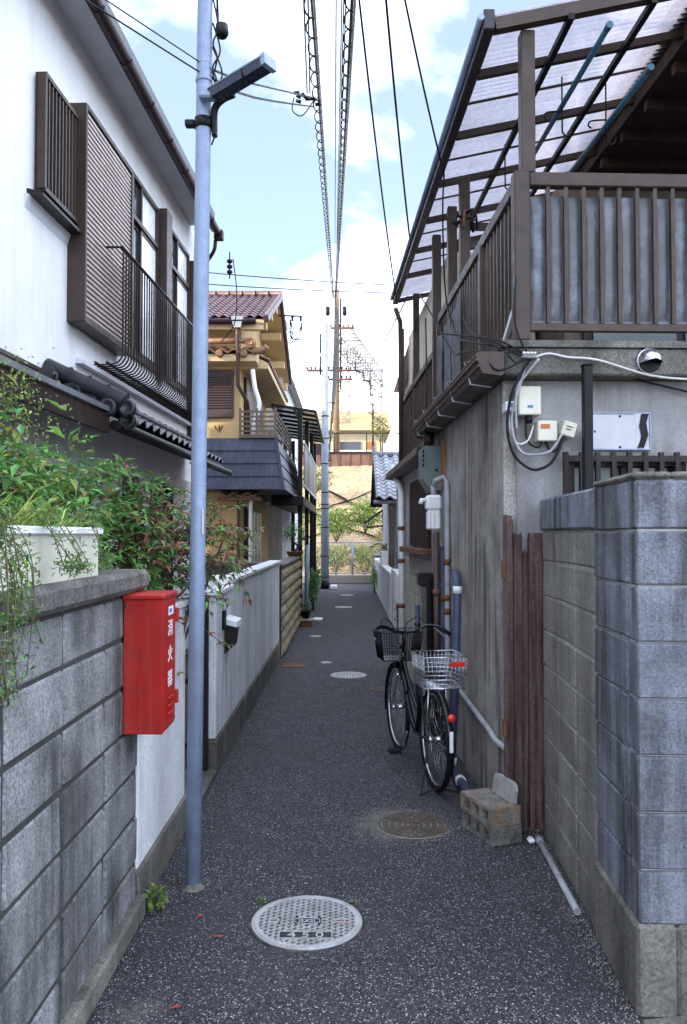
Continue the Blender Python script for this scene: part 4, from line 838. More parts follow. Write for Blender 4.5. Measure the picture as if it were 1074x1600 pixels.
one(MB().cbox((-0.56, 25.0, 0.0), (-0.36, 25.4, 0.12), 0.02), 'white_block', white, 'small white block at the foot of the far concrete pole', 'block')
P = thing('utility_pole', 'tall tan utility pole with crossarms on top of the embankment', 'utility pole', (-0.62, 40.5, 5.1))
MB().tube([(-0.62, 40.5, 4.9), (-0.60, 40.5, 14.1)], [0.18, 0.12], 14).build('shaft', polerust, P)
for z, a, b in ((9.95, -2.1, 0.35), (9.5, -1.0, 0.2), (12.1, -0.9, 0.3)):
    MB().bar((a, 40.4, z), (b, 40.4, z), 0.10, 0.10).build('crossarm', rust, P)
    for kk in range(int((b - a) / 0.22) + 1): MB().lathe((a + kk * 0.22, 40.4, z + 0.05), [(0.0, 0.16), (0.05, 0.13), (0.03, 0.08), (0.055, 0.05), (0.03, 0.0)], 8).build('insulator', black, P)
MB().tube([(-0.4, 40.4, 9.0), (-0.4, 40.4, 13.6)], 0.05, 6).build('conduit', black, P)
for kk in range(9): z = 8.3 + kk * 0.6; MB().tube([(-0.62, 40.4, z), (-0.62 + 0.4 * (1 if kk % 2 else -1), 40.3, z)], 0.02, 5).build('step_bolt', black, P)
for x in (-1.05, -0.2): MB().lathe((x, 40.3, 12.7), [(0, 0.5), (0.1, 0.45), (0.12, 0.1), (0.06, 0.0), (0, 0)], 10).build('insulator', black, P)
def lattice(mb, a, b, wd, nb, r):
    a, b = Vector(a), Vector(b); d = (b - a).normalized(); u = Vector((0, 0, 1)) if abs(d.z) < 0.8 else Vector((1, 0, 0)); s = d.cross(u).normalized(); u = s.cross(d)
    cs = [(s * i + u * j) * (wd / 2) for i, j in ((-1, -1), (1, -1), (1, 1), (-1, 1))]
    for c_ in cs: mb.tube([a + c_, b + c_], r, 4)
    for k in range(nb):
        p, q = a.lerp(b, k / nb), a.lerp(b, (k + 1) / nb)
        for i in range(4): mb.tube([p + cs[i], q + cs[(i + 1) % 4]], r * 0.6, 4); mb.tube([p + cs[i], p + cs[(i + 1) % 4]], r * 0.6, 4)
P = thing('railway_gantry', 'pale lattice steel railway gantry behind the embankment', 'gantry', (2.0, 60, 5.1))
m = MB(); lattice(m, (2.05, 60, 5.1), (2.05, 60, 14.0), 0.9, 14, 0.05); m.build('column', whsteel, P)
m = MB(); lattice(m, (2.2, 60.4, 13.3), (-0.3, 47, 13.2), 1.0, 14, 0.045); m.build('beam', whsteel, P)
m = MB(); lattice(m, (-0.3, 47, 5.1), (-0.3, 47, 12.6), 0.7, 12, 0.04); m.build('column', whsteel, P)
for kk in range(4): y = 48 + kk * 3; x = -0.3 + (y - 47) * 0.18; MB().tube([(x, y, 12.7), (x + 0.1, y, 11.6), (x + 0.9, y, 11.4)], 0.04, 5).build('bracket', black, P)
t = thing('slim_mast', 'slim dark mast beside the cream house', 'mast', (1.3, 43, 5.1)); MB().tube([(1.3, 43, 5.1), (1.3, 43, 8.7)], 0.06, 6).build('shaft', darkwood, t)
MB().bar((1.05, 43, 8.2), (1.55, 43, 8.2), 0.04).build('crosspiece', darkwood, t)

# ------------------------------------------------------------------ block wall at the +X side
t = thing('block_wall', 'bluish grey concrete block wall turning the corner beside the alley mouth', 'wall', (0.5, 0.5, 0), BF)
zs = [0.325, 0.518, 0.718, 0.918, 1.118, 1.318, 1.518, 1.718, 1.905]
MB().box((0.012, 0.012, 0.32), (0.12, 0.56, 1.90)).box((0.121, 0.012, 0.32), (2.2, 0.12, 1.90)).build('core', mortarL, t)
cache = {}
def lay(xy0, axis, segs, zs, mat, parent, gap=0.008, prefix=''):
    for r_, (a, b) in enumerate(zip(zs, zs[1:])):
        for (p, q) in segs:
            key = (mat.name, axis, round(q - p, 3), round(b - a, 3), random.randrange(2))
            if key not in cache:
                mb = jitter_box((q - p) - gap, 0.10, (b - a) - gap, 0.005 + 0.004 * (len(cache) % 3) / 2, 0.0022, len(cache))
                if axis == 'y': mb.v = [Vector((-v.y, v.x, v.z)) for v in mb.v]
                cache[key] = mb.mesh('block', mat)
            c_ = (p + q) / 2
            loc = (xy0[0] + 0.05 + rnd(-0.002, 0.001), c_, a) if axis == 'y' else (c_, xy0[1] + 0.05 + rnd(-0.002, 0.001), a)
            link('block', cache[key], parent, loc)
lay((0, 0), 'y', [(0.103, 0.20), (0.20, 0.565)], zs, bblock, t)
lay((0, 0), 'x', [(0.0, 0.40), (0.40, 0.80), (0.80, 1.2), (1.2, 1.6), (1.6, 2.0)], zs, bblock, t)
ft = MB().cbox((-0.012, -0.012, 0), (0.13, 0.565, 0.325), 0.012); ft.cbox((0.131, -0.012, 0), (2.2, 0.13, 0.325), 0.012); ft.build('footing', conc, t)
MB().cbox((-0.006, -0.006, 1.899), (0.13, 0.57, 1.925), 0.01).cbox((0.1305, -0.006, 1.899), (2.2, 0.13, 1.925), 0.01).build('coping', conc, t)
ap = MB(); ap.prism([(0.0, -0.013, 0.0), (2.2, -0.013, 0.0), (2.2, -0.013, 0.20), (0.15, -0.013, 0.02)], (0, -0.5, 0)); ap.build('apron', conc, t)
t = thing('block_wall', 'narrow yellowish weathered block wall beside the red board gate', 'wall', (0.1, 1.2, 0), BF)
zs2 = [0.0, 0.19, 0.385, 0.58, 0.775, 0.97, 1.165, 1.36, 1.555, 1.72]
MB().box((0.014, 0.572, 0), (0.12, 1.735, 1.72)).build('core', mortarL, t)
lay((0.006, 0), 'y', [(0.575, 0.95), (0.95, 1.34), (1.34, 1.735)], zs2, oblock, t)
MB().cbox((-0.008, 0.572, 1.722), (0.13, 1.745, 1.90), 0.012).build('top_block', bblock, t)

# ------------------------------------------------------------------ red board gate, stacked blocks, ground pipe
t = thing('board_gate', 'weathered dark red board gate in the gap next to the yellowish block wall', 'gate', (0.1, -0.15, 0), RF)
for k, (a, b, z, yy) in enumerate(((-0.015, 0.035, 1.80, -0.050), (0.036, 0.082, 1.705, -0.070), (0.083, 0.118, 1.60, -0.055), (0.119, 0.195, 1.70, -0.075), (0.197, 0.235, 1.69, -0.085))):
    m = MB().cbox((a, yy - 0.02, 0.03), (b, yy + 0.02, z), 0.004)
    m.v = [v + Vector((0, 0, rnd(-0.03, 0.02))) if v.z > z - 0.02 else v for v in m.v]; m.build('board', woodr, t)
for z in (0.55, 1.45): MB().cbox((-0.03, -0.092, z), (-0.012, -0.05, z + 0.10), 0.002).build('hinge', rust, t)
MB().box((0.2365, -0.19, 0.02), (0.262, -0.10, 1.72)).build('frame_post', darkwood, t)

def hollow_block(t, o, ang, z, mat, lift=0):
    """lying hollow block: long axis along local y, cores opening sideways"""
    L_, W_, Hh = 0.34, 0.19, 0.098
    m = MB(); ca, sa = math.cos(ang), math.sin(ang)
    m.box((0, 0, 0), (W_, L_, 0.018)); m.box((0, 0, Hh - 0.018), (W_, L_, Hh))
    ys_ = [0, 0.028, 0.105, 0.130, 0.205, 0.230, 0.312, 0.34]
    for k in range(0, 8, 2): m.box((0, ys_[k], 0.018), (W_, ys_[k + 1], Hh - 0.018))
    m.box((W_ * 0.9, 0.02, 0.018), (W_ * 0.95, 0.32, Hh - 0.018))
    rs = random.Random(int(z * 1000))
    m.v = [Vector((o[0] + v.x * ca - v.y * sa, o[1] + v.x * sa + v.y * ca, z + v.z)) + Vector((rs.uniform(-1, 1), rs.uniform(-1, 1), rs.uniform(-1, 1))) * 0.0015 for v in m.v]
    return m
a_ = R(20.0)
one(hollow_block(None, (0.775, 4.435), a_, 0.004, blockst), 'hollow_block', blockst, 'hollow concrete block on the ground, lower of the two stacked by the gate', 'concrete block', group='hollow blocks by the red gate')
one(hollow_block(None, (0.772, 4.432), a_ + 0.015, 0.106, stain), 'hollow_block', stain, 'rust-stained hollow concrete block, upper of the two stacked by the gate', 'concrete block', group='hollow blocks by the red gate')
sp_ = MB(); pl = [(0, 0), (0.25, 0), (0.25, 0.085), (0.235, 0.105), (0.20, 0.11), (0.05, 0.11), (0.015, 0.10), (0, 0.075)]
d_ = Vector((-math.sin(a_ - 0.05), math.cos(a_ - 0.05), 0)); o_ = Vector((0.772 + 0.150 * math.cos(a_), 4.432 + 0.150 * math.sin(a_), 0.207)) + d_ * 0.02
nrm = Vector((d_.y, -d_.x, 0))
sp_.prism([o_ + d_ * u + Vector((0, 0, v)) + nrm * (v * 0.15) for u, v in pl], nrm * 0.022)
one(sp_, 'stone_slab', M('pale stone', (0.33, 0.315, 0.295), (0.24, 0.23, 0.215), 12, 0.85, (60, 0.5, 0.003)), 'pale rounded stone slab standing on the stacked hollow blocks', 'slab')
t = thing('ground_pipe', 'dirty white plastic pipe lying along the foot of the block wall', 'pipe', (1.03, 4.0, 0))
MB().tube([(1.045, 4.50, 0.022), (1.017, 3.64, 0.022)], 0.016, 10).build('tube', leadw, t)
MB().tube([(1.047, 4.505, 0.024), (1.044, 4.44, 0.024)], 0.02, 10).build('collar', leadw, t)
one(MB().cbox((0.985, 4.47, 0.003), (1.025, 4.53, 0.03), 0.012), 'plastic_scrap', white, 'small white plastic scrap beside the stacked blocks', 'scrap')

# ------------------------------------------------------------------ house on the +X side: shell
H = thing('balcony_house', 'old streaked concrete house with a bronze balcony and polycarbonate canopy', 'house', (1.5, 2, 0), RF)
w_ = MB(); w_.box((0, 0.075, 0), (0.16, 2.85, 2.60)); w_.build('alley_wall', concL, H)
wall_e = MB(); hole = (0.37, 1.07, 1.45, 2.14)
for a, b, c_, d in ((0.075, hole[0], 0, 2.60), (hole[1], 5.0, 0, 2.60), (hole[0], hole[1], 0, hole[2]), (hole[0], hole[1], hole[3], 2.60)): wall_e.box((a, 0.0, c_), (b, 0.15, d))
wall_e.build('end_wall', plaster, H)
MB().cbox((-0.006, -0.012, 0), (0.074, 0.074, 2.60), 0.004).build('corner_pier', concL, H)
sl_ = MB().cbox((-0.03, -0.15, 2.605), (5.0, 0.3, 2.76), 0.01); sl_.cbox((-0.03, 0.3005, 2.605), (0.4, 2.9, 2.76), 0.01); sl_.box((-0.045, -0.165, 2.762), (5.0, 2.9, 2.80)); slo = sl_.build('balcony_slab', conc, H)
# window with bars
wn_ = MB()
for a, b in (((0.37, -0.02, 1.45), (0.41, 0.12, 2.14)), ((1.03, -0.02, 1.45), (1.07, 0.12, 2.14)), ((0.41, -0.02, 2.10), (1.03, 0.12, 2.14)), ((0.41, -0.02, 1.45), (1.03, 0.12, 1.49)), ((0.70, 0.02, 1.49), (0.735, 0.06, 2.10))): wn_.box(a, b)
wo = wn_.build('window', darkm, H)
MB().box((0.41, 0.07, 1.49), (0.70, 0.08, 2.10)).build('pane', M('greenish frosted glass', (0.16, 0.21, 0.20), (0.12, 0.16, 0.155), 4, 0.2), wo); MB().box((0.735, 0.07, 1.49), (1.03, 0.08, 2.10)).build('pane', glassd, wo)
gr_ = MB(); 
MB().box((0.34, -0.075, 2.12), (1.10, -0.05, 2.155)).build('guard_rail', darkm, wo)
for k in range(9): x = 0.345 + k * 0.093; MB().box((x - 0.013, -0.078, 1.45), (x + 0.013, -0.048, 2.175)).build('guard_bar', darkm, wo)
# alley side gutter below the slab
gx = [(-0.045, 2.72), (-0.19, 2.72), (-0.205, 2.70), (-0.17, 2.60), (-0.06, 2.585), (-0.045, 2.60)]
gu = MB().prism([(x, -0.42 + 0.2, z) for x, z in gx], (0, 3.05, 0)); guo = gu.build('gutter', brownm, H)
for k in range(5): MB().tube([(-0.045, 0.1 + k * 0.62, 2.73), (-0.21, 0.1 + k * 0.62, 2.725), (-0.175, 0.1 + k * 0.62, 2.595), (-0.05, 0.1 + k * 0.62, 2.578)], 0.007, 5).build('gutter_strap', soffit, guo)
for k in range(2): MB().bar((-0.198 + 0.012 * k, -0.22, 2.675 - 0.035 * k), (-0.198 + 0.012 * k, 2.83, 2.675 - 0.035 * k), 0.014, 0.010).build('gutter_ridge', pipebr, guo)
# balcony railing
RA = MB()
rlo = MB().cbox((0.12, -0.165, 3.685), (3.4, -0.105, 3.765), 0.006).build('hand_rail', brownm, H)
MB().cbox((0.03, -0.17, 2.80), (0.12, -0.08, 3.77), 0.006).build('corner_post', brownm, H)
MB().cbox((0.045, -0.08, 3.685), (0.105, 2.85, 3.765), 0.006).build('hand_rail', brownm, H)
MB().cbox((0.12, -0.155, 2.855), (3.4, -0.115, 2.90), 0.004).build('bottom_rail', brownm, H)
MB().cbox((0.055, -0.08, 2.83), (0.095, 2.85, 2.87), 0.004).build('bottom_rail', brownm, H)
me_b = MB().box((-0.011, -0.014, 2.901), (0.011, 0.014, 3.684)).mesh('rail_bar', brownm)
for k in range(31): link('rail_bar', me_b, H, (0.228 + k * 0.103, -0.14, 0))
def panel_mesh(w_, h, seed):
    m = MB(); rs = random.Random(seed); nx, nz = 5, 9; 
    for j in range(nz + 1):
        for i in range(nx + 1):
            u, v = i / nx, j / nz; e = min(u, 1 - u, ) * 4; e2 = min(v, 1 - v) * 9
            m.v.append(Vector(((u - 0.5) * w_, -0.018 * min(1, e) * min(1, e2) + rs.uniform(-1, 1) * 0.002, v * h)))
    for j in range(nz):
        for i in range(nx): a = j * (nx + 1) + i; m.f.append([a, a + 1, a + nx + 2, a + nx + 1]); m.mi.append(0); m.sm.append(True)
    k = len(m.v); m.v += [v + Vector((0, 0.006, 0)) for v in m.v[:]]; m.f += [[q + k for q in f[::-1]] for f in m.f[:]]; m.mi += m.mi[:]; m.sm += m.sm[:]
    return m.mesh('screen_panel', matm)
pm = [panel_mesh(0.092, 0.72, k) for k in range(4)]
for k in range(31): link('screen_panel', pm[k % 4], H, (0.178 + k * 0.103, -0.108, 2.925 + rnd(-0.004, 0.004)))
for k in range(31): MB().cbox((0.135 + k * 0.103, -0.125, 2.903), (0.218 + k * 0.103, -0.102, 2.922), 0.004).build('panel_clip', matm, H)
me_b2 = MB().box((-0.014, -0.011, 2.871), (0.014, 0.011, 3.684)).mesh('rail_bar', brownm)
for k in range(28): link('rail_bar', me_b2, H, (0.075, 0.01 + k * 0.102, 0))
for y in (0.86, 2.84): MB().cbox((0.035, y - 0.035, 2.80), (0.115, y + 0.035, 3.70), 0.005).build('rail_post', brownm, H)
MB().bar((0.05, 0.30, 2.80), (0.05, -0.06, 2.99), 0.025, 0.035).build('brace', soffit, H)
for k in range(3):
    m = MB(); rs = random.Random(k + 5); nx, nz = 6, 8; y0 = 1.55 + k * 0.42
    for j in range(nz + 1):
        for i in range(nx + 1): u, v = i / nx, j / nz; m.v.append(Vector((0.03 - 0.012 * math.sin(u * 9 + k) + rs.uniform(-0.006, 0.006), y0 + 0.41 * u, 2.82 + 0.74 * v + (0.05 * math.sin(u * 5 + k) if j == nz else 0))))
    for j in range(nz):
        for i in range(nx): a = j * (nx + 1) + i; m.f.append([a, a + 1, a + nx + 2, a + nx + 1]); m.mi.append(0); m.sm.append(True)
    m.build('screen_mat', M('slate screen mat', (0.10, 0.105, 0.125), (0.075, 0.078, 0.09), 5, 0.6), H)
# canopy
def cz(x): return 4.61 + (x + 0.1) * 0.222
CY0, CY1 = -0.22, 5.25
MB().cbox((-0.15, CY0, 4.55), (-0.085, CY1, 4.67), 0.006).build('canopy_edge_beam', M('plum black aluminium', (0.022, 0.016, 0.026), (0.03, 0.022, 0.034), 5, 0.3), H)
MB().tube([(-0.165, CY0, 4.62), (-0.165, CY1, 4.62)], 0.02, 6).build('canopy_gutter_lip', steelb, H)
MB().bar((-0.084, CY0 + 0.03, cz(-0.08) - 0.03), (1.9, CY0 + 0.03, cz(1.9) - 0.03), 0.06, 0.07).build('canopy_end_beam', brownm, H)
for k, y in enumerate((0.30, 1.08, 1.88, 2.66, 3.45, 4.25, 5.2)): MB().bar((-0.084, y, cz(-0.08) - 0.03), (1.28, y, cz(1.28) - 0.03), 0.04, 0.05).build('rafter', brownm, H)
for k, y in enumerate((-0.05, 0.72, 1.2, 1.55, 2.3, 3.1, 3.9)): MB().bar((-0.08, y, cz(-0.08) + 0.012), (1.28, y, cz(1.28) + 0.012), 0.02, 0.010).build('sheet_joint', brownm, H)
for x in (0.35, 0.83): MB().bar((x, CY0, cz(x) - 0.075), (x, CY1, cz(x) - 0.075), 0.035, 0.035).build('purlin', black, H)
pc = MB(); n = 210
for i in range(n + 1):
    y = CY0 + (CY1 - CY0) * i / n; dz = 0.013 * (1 if i % 2 else -1)
    for x in (-0.12, 1.30): pc.v.append(Vector((x, y, cz(x) + 0.03 + dz)))
for i in range(n): pc.f.append([2 * i, 2 * i + 1, 2 * i + 3, 2 * i + 2]); pc.mi.append(0); pc.sm.append(False)
pco = pc.build('canopy_sheet', polyc, H, kind='stuff')
for (x, y, z0) in ((0.115, -0.125, 3.765), (0.10, 1.75, 2.80), (0.10, 2.35, 2.80), (0.06, 3.0, 2.80)): MB().cbox((x - 0.04, y - 0.04, z0), (x + 0.04, y + 0.04, cz(x) - 0.07), 0.004).build('canopy_post', brownm, H)
for z in (4.2, 4.05): MB().bar((0.1, 1.79, z), (0.9, 1.79, z), 0.03, 0.06).build('cross_rail', brownm, H)
# upper storey behind the balcony with its deep eave
MB().box((1.05, 2.2, 2.80), (5.2, 9.0, 4.799)).build('upper_wall', beamm, H)
MB().box((0.98, 2.14, 4.35), (2.4, 2.199, 4.56)).build('lintel', beamm, H)
wd2 = MB().box((1.2, 2.15, 2.85), (2.9, 2.199, 4.3)).build('sliding_door', darkm, H); MB().box((1.28, 2.13, 2.95), (2.0, 2.149, 4.22)).build('pane', glassd, wd2); MB().box((2.08, 2.13, 2.95), (2.82, 2.149, 4.22)).build('pane', glassd, wd2)
ev = MB(); ev.box((1.22, 0, 4.80), (3.09, 9.5, 4.92)); ev.v = [v + Vector((0, -0.6, 0)) for v in ev.v]; ev.build('eave', darkwood, H)
MB().prism([(1.16, -0.62, 4.925), (3.09, -0.62, 4.925), (3.09, -0.62, 5.95), (1.16, -0.62, 5.05)], (0, 9.6, 0)).build('roof', kawara, H)
for k in range(6): MB().box((1.25, -0.45 + k * 0.45, 4.72), (3.4, -0.39 + k * 0.45, 4.795)).build('eave_rafter', darkwood, H)
bb = MB().box((0.35, 0.12, 2.80), (0.95, 0.50, 2.87)).build('balcony_bench', cream, H)
# second bay further along the alley
MB().box((0.0, 2.86, 1.45), (0.16, 6.3, 2.55)).build('alley_wall_plain', plaster, H)
MB().box((0.17, 2.95, 2.55), (1.0, 6.3, 4.4)).build('bay_wall', M('pale beige render', (0.55, 0.49, 0.40), None, 3, 0.9), H)
dp = MB().cbox((-0.01, 3.0, 1.60), (0.002 - 0.01, 4.45, 2.26), 0.002); dpo = MB().box((-0.03, 2.98, 1.58), (-0.002, 4.5, 2.28)).build('shutter_window', darkwood, H)
MB().cbox((-0.11, 2.95, 1.50), (0.0, 4.9, 1.56), 0.006).build('window_ledge', rust, H)
MB().prism([(0.0, 2.9, 2.50), (-0.14, 2.9, 2.53), (-0.16, 2.9, 2.45), (0.0, 2.9, 2.42)], (0, 3.4, 0)).build('lower_gutter', brownm, H)
low_ = MB()
MB().box((0.02, 2.86, 0), (0.16, 6.0, 1.45)).build('base_core', mortar, H)
cz_ = 0
for r_ in range(7):
    for k in range(8):
        a = 2.88 + k * 0.39; MB
        key = ('beige', r_ % 2, k % 2)
        if key not in cache: mbb = jitter_box(0.382, 0.05, 0.198, 0.005, 0.001, 77 + r_ * 3 + k); mbb.v = [Vector((-v.y, v.x, v.z)) for v in mbb.v]; cache[key] = mbb.mesh('block', beigeb)
        link('block', cache[key], H, (0.03, a + 0.195, 0.02 + r_ * 0.205))
# second balcony
MB().cbox((0.02, 2.95, 3.40), (0.08, 6.25, 3.47), 0.006).build('hand_rail', brownm, H)
MB().cbox((0.0, 2.92, 2.56), (0.16, 6.3, 2.66), 0.006).build('bottom_rail', brownm, H)
me_b3 = MB().box((-0.012, -0.010, 2.661), (0.012, 0.010, 3.399)).mesh('rail_bar', brownm)
for k in range(24): link('rail_bar', me_b3, H, (0.05, 3.02 + k * 0.137, 0))
for k in range(6): MB().box((0.07, 2.98 + k * 0.54, 2.70), (0.076, 3.48 + k * 0.54, 3.36)).build('screen_panel', matm, H)
for y in (4.6, 6.2): MB().cbox((0.03, y, 2.66), (0.10, y + 0.07, 4.5), 0.005).build('canopy_post', brownm, H)
MB().tube([(-0.12, 5.22, 4.5), (-0.05, 5.3, 4.35), (-0.04, 5.35, 3.9), (-0.04, 5.35, 2.5)], 0.03, 8).build('downpipe', pipebr, H)
MB().tube([(0.05, 4.95, 3.1), (0.05, 4.55, 4.2)], 0.012, 6).build('stay_rod', black, H)

# ------------------------------------------------------------------ laundry poles and hooks
for (p, q, lb) in (((0.55, -0.25, 4.56), (0.52, 1.55, 4.53), 'teal laundry pole under the canopy, the one beside the corner canopy post'), ((0.88, -0.02, 4.46), (0.84, 1.5, 4.46), 'teal laundry pole under the canopy next to the dark eave')):
    t = thing('laundry_pole', lb, 'laundry pole', p, RF, 'laundry poles on the balcony')
    MB().tube([p, q], 0.018, 8).build('tube', bluepole, t)
    for e in (p, q): MB().tube([Vector(e) - Vector((0, 0.02, 0)), Vector(e) + Vector((0, 0.02, 0))], 0.021, 8).build('end_cap', bluepole, t)
for k, (x, y, lb) in enumerate(((0.53, 0.55, 'black hanging hook holding the laundry pole by the corner post'), (0.86, 0.65, 'black hanging hook holding the laundry pole by the dark eave'), (0.35, 1.4, 'black hanging hook over the far part of the balcony'))):
    m = MB(); m.tube([(x, y, cz(x) - 0.02), (x, y, 4.36)], 0.006, 5); m.tube(smooth_path([(x, y, 4.50), (x - 0.10, y, 4.49), (x - 0.12, y, 4.46), (x - 0.10, y, 4.44)], 3), 0.006, 5); m.tube(smooth_path([(x, y, 4.36), (x + 0.03, y, 4.33), (x + 0.06, y, 4.35), (x + 0.065, y, 4.39)], 3), 0.006, 5)
    one(m, 'laundry_hook', black, lb, 'hook', fr=RF)
t = thing('post_clutter', 'dark clothes pegs and line wound on a canopy post', 'pegs', (0.1, 1.72, 4.25), RF)
for k in range(9):
    a = k * 0.75; MB().tube([(0.1, 1.72, 4.27 + rnd(-.05, .05)), (0.1 + 0.09 * math.cos(a), 1.72 + 0.06 * math.sin(a), 4.25 + rnd(-.05, .06)), (0.1 + 0.10 * math.cos(a), 1.72 + 0.06 * math.sin(a), 4.18 + rnd(-.04, .04))], 0.012, 5).build('peg', black if k % 3 else rust, t)

# ------------------------------------------------------------------ fittings on the end wall
def boxthing(name, label, cat, x0, x1, z0, z1, mat, y0=-0.10, y1=-0.001, roll=0):
    t = thing(name, label, cat, ((x0 + x1) / 2, y1, z0), RF)
    MB().cbox((x0, y0, z0), (x1, y1, z1), 0.006).build('case', mat, t)
    if roll: t.rotation_euler.rotate_axis('Y', roll)
    return t
t = boxthing('junction_box', 'tall cream junction box with a small blue mark below the slab', 'junction box', 0.065, 0.195, 2.385, 2.55, cream)
MB().box((0.115, -0.1015, 2.425), (0.148, -0.1, 2.440)).build('mark', blueprint, t); MB().tube([(0.13, -0.07, 2.385), (0.13, -0.07, 2.34)], 0.022, 8).build('gland', black, t)
t = boxthing('junction_box', 'small white junction box with a blue label at the wall corner', 'junction box', -0.01, 0.055, 2.405, 2.462, white); MB().box((0.005, -0.1015, 2.428), (0.035, -0.1, 2.452)).build('mark', blueprint, t)
t = boxthing('junction_box', 'square cream junction box with an orange label', 'junction box', 0.175, 0.288, 2.235, 2.352, cream); MB().box((0.19, -0.1015, 2.305), (0.245, -0.1, 2.332)).build('mark', orangeprint, t)
t = boxthing('junction_box', 'tilted cream junction box beside the black post', 'junction box', 0.305, 0.385, 2.262, 2.348, cream, roll=0.28); MB().box((0.325, -0.1015, 2.315), (0.362, -0.1, 2.322)).build('mark', rust, t); MB().box((0.325, -0.1015, 2.298), (0.355, -0.1, 2.305)).build('mark', rust, t)
t = boxthing('junction_box', 'small grey box half hidden behind the black post', 'junction box', 0.455, 0.50, 2.20, 2.31, soffit)
t = thing('steel_post', 'square black steel post standing behind the block wall', 'post', (0.40, -0.27, 0), RF)
MB().cbox((0.378, -0.295, 0), (0.428, -0.245, 2.63), 0.004).build('shaft', black, t); MB().cbox((0.374, -0.299, 2.63), (0.432, -0.241, 2.642), 0.003).build('cap', black, t)
t = thing('metal_sheet', 'bent shiny sheet metal panel with a dark wavy strip near its edge on the end wall', 'panel', (0.68, -0.01, 2.2), RF)
m = MB(); nx = 16
for j in range(2):
    for i in range(nx + 1): u = i / nx; m.v.append(Vector((0.507 + 0.347 * u, -0.02 - 0.02 * math.exp(-((u - 0.83) / 0.06) ** 2) + 0.012 * math.exp(-((u - 0.93) / 0.04) ** 2), 2.20 + 0.205 * j)))
m.f = [[i, i + 1, nx + 2 + i, nx + 1 + i] for i in range(nx)]; m.mi = [0] * nx; m.sm = [True] * nx
m.build('sheet', mirror, t)
MB().prism([(0.775, -0.041, 2.203), (0.80, -0.047, 2.27), (0.785, -0.047, 2.33), (0.80, -0.041, 2.402), (0.845, -0.036, 2.402), (0.83, -0.036, 2.35), (0.842, -0.036, 2.28), (0.815, -0.036, 2.203)], (0, 0.004, 0)).build('dark_strip', black, t)  # black wavy strip laid over the sheet near its edge
for a, b in (((0.50, -0.03, 2.405), (0.86, -0.002, 2.413)), ((0.50, -0.03, 2.192), (0.86, -0.002, 2.20)), ((0.499, -0.03, 2.2005), (0.507, -0.002, 2.4045)), ((0.854, -0.03, 2.2005), (0.862, -0.002, 2.4045))): MB().box(a, b).build('frame_strip', steelb, t)
for x, z in ((0.515, 2.39), (0.68, 2.39), (0.515, 2.21), (0.68, 2.21), (0.53, 2.30)): MB().cbox((x - 0.006, -0.026, z - 0.006), (x + 0.006, -0.018, z + 0.006), 0.002).build('screw', black, t)
t = thing('vent_hood', 'round stainless vent hood on the concrete slab edge', 'vent', (0.80, -0.15, 2.69), RF)
c = Vector((0.80, -0.15, 2.685))
MB().lathe(c, [(0.0, -0.006), (0.075, -0.006), (0.078, -0.014), (0.068, -0.02)], 28, axis='y').build('flange', chrome, t)
hd = MB(); n, q = 24, 8
for j in range(q + 1):
    ph = math.pi / 2 * j / q
    for i in range(n + 1):
        a = -0.25 + (math.pi + 0.5) * i / n; r_ = 0.066 * math.cos(ph); hd.v.append(c + Vector((r_ * math.cos(a), -0.016 - 0.085 * math.sin(ph), r_ * math.sin(a))))
for j in range(q):
    for i in range(n): a = j * (n + 1) + i; hd.f.append([a, a + 1, a + n + 2, a + n + 1]); hd.mi.append(0); hd.sm.append(True)
hd.build('hood', chrome, t); MB().lathe(c, [(0.0, -0.019), (0.062, -0.019)], 24, axis='y').build('throat', black, t)
def cable(label, pts, r, mat=cablem, fr=RF, k=5, grp='cables on the end wall', nm='wall_cable'):
    return one(MB().tube(smooth_path(pts, k), r, 6), nm, mat, label, 'cable', fr=fr, group=grp)
cable('long drooping black cable loop under the junction boxes', [(0.12, -0.17, 2.70), (0.03, -0.16, 2.55), (0.0, -0.13, 2.42), (-0.005, -0.12, 2.28), (0.03, -0.11, 2.16), (0.10, -0.10, 2.09), (0.17, -0.10, 2.07), (0.25, -0.10, 2.11), (0.30, -0.10, 2.20), (0.32, -0.09, 2.265)], 0.009)
cable('inner grey cable loop under the junction boxes', [(0.10, -0.16, 2.68), (0.045, -0.15, 2.5), (0.02, -0.12, 2.38), (0.03, -0.11, 2.26), (0.08, -0.10, 2.17), (0.16, -0.10, 2.155), (0.25, -0.10, 2.18), (0.31, -0.10, 2.27)], 0.008, leadw)
cable('white cable bundle dropping from the slab to the boxes', [(0.16, -0.18, 2.69), (0.09, -0.17, 2.60), (0.045, -0.15, 2.53), (0.04, -0.13, 2.40), (0.05, -0.11, 2.30)], 0.008, leadw)
cable('black cable between the tall box and the square box', [(0.12, -0.06, 2.385), (0.11, -0.08, 2.28), (0.13, -0.09, 2.22), (0.18, -0.09, 2.20), (0.205, -0.07, 2.235)], 0.007)
cable('short black cable under the square box', [(0.23, -0.06, 2.235), (0.25, -0.09, 2.18), (0.29, -0.09, 2.19), (0.33, -0.08, 2.265)], 0.008)
cable('thin white cable loop left of the tall box', [(0.02, -0.05, 2.405), (0.02, -0.08, 2.30), (0.06, -0.09, 2.22), (0.12, -0.09, 2.24), (0.16, -0.06, 2.33)], 0.006, cablew)
cable('pale conduit running along under the slab from the black post', [(0.14, -0.175, 2.70), (0.22, -0.175, 2.72), (0.33, -0.175, 2.70), (0.5, -0.175, 2.685), (0.8, -0.175, 2.60), (1.1, -0.175, 2.575), (1.6, -0.175, 2.55)], 0.007, cablew)
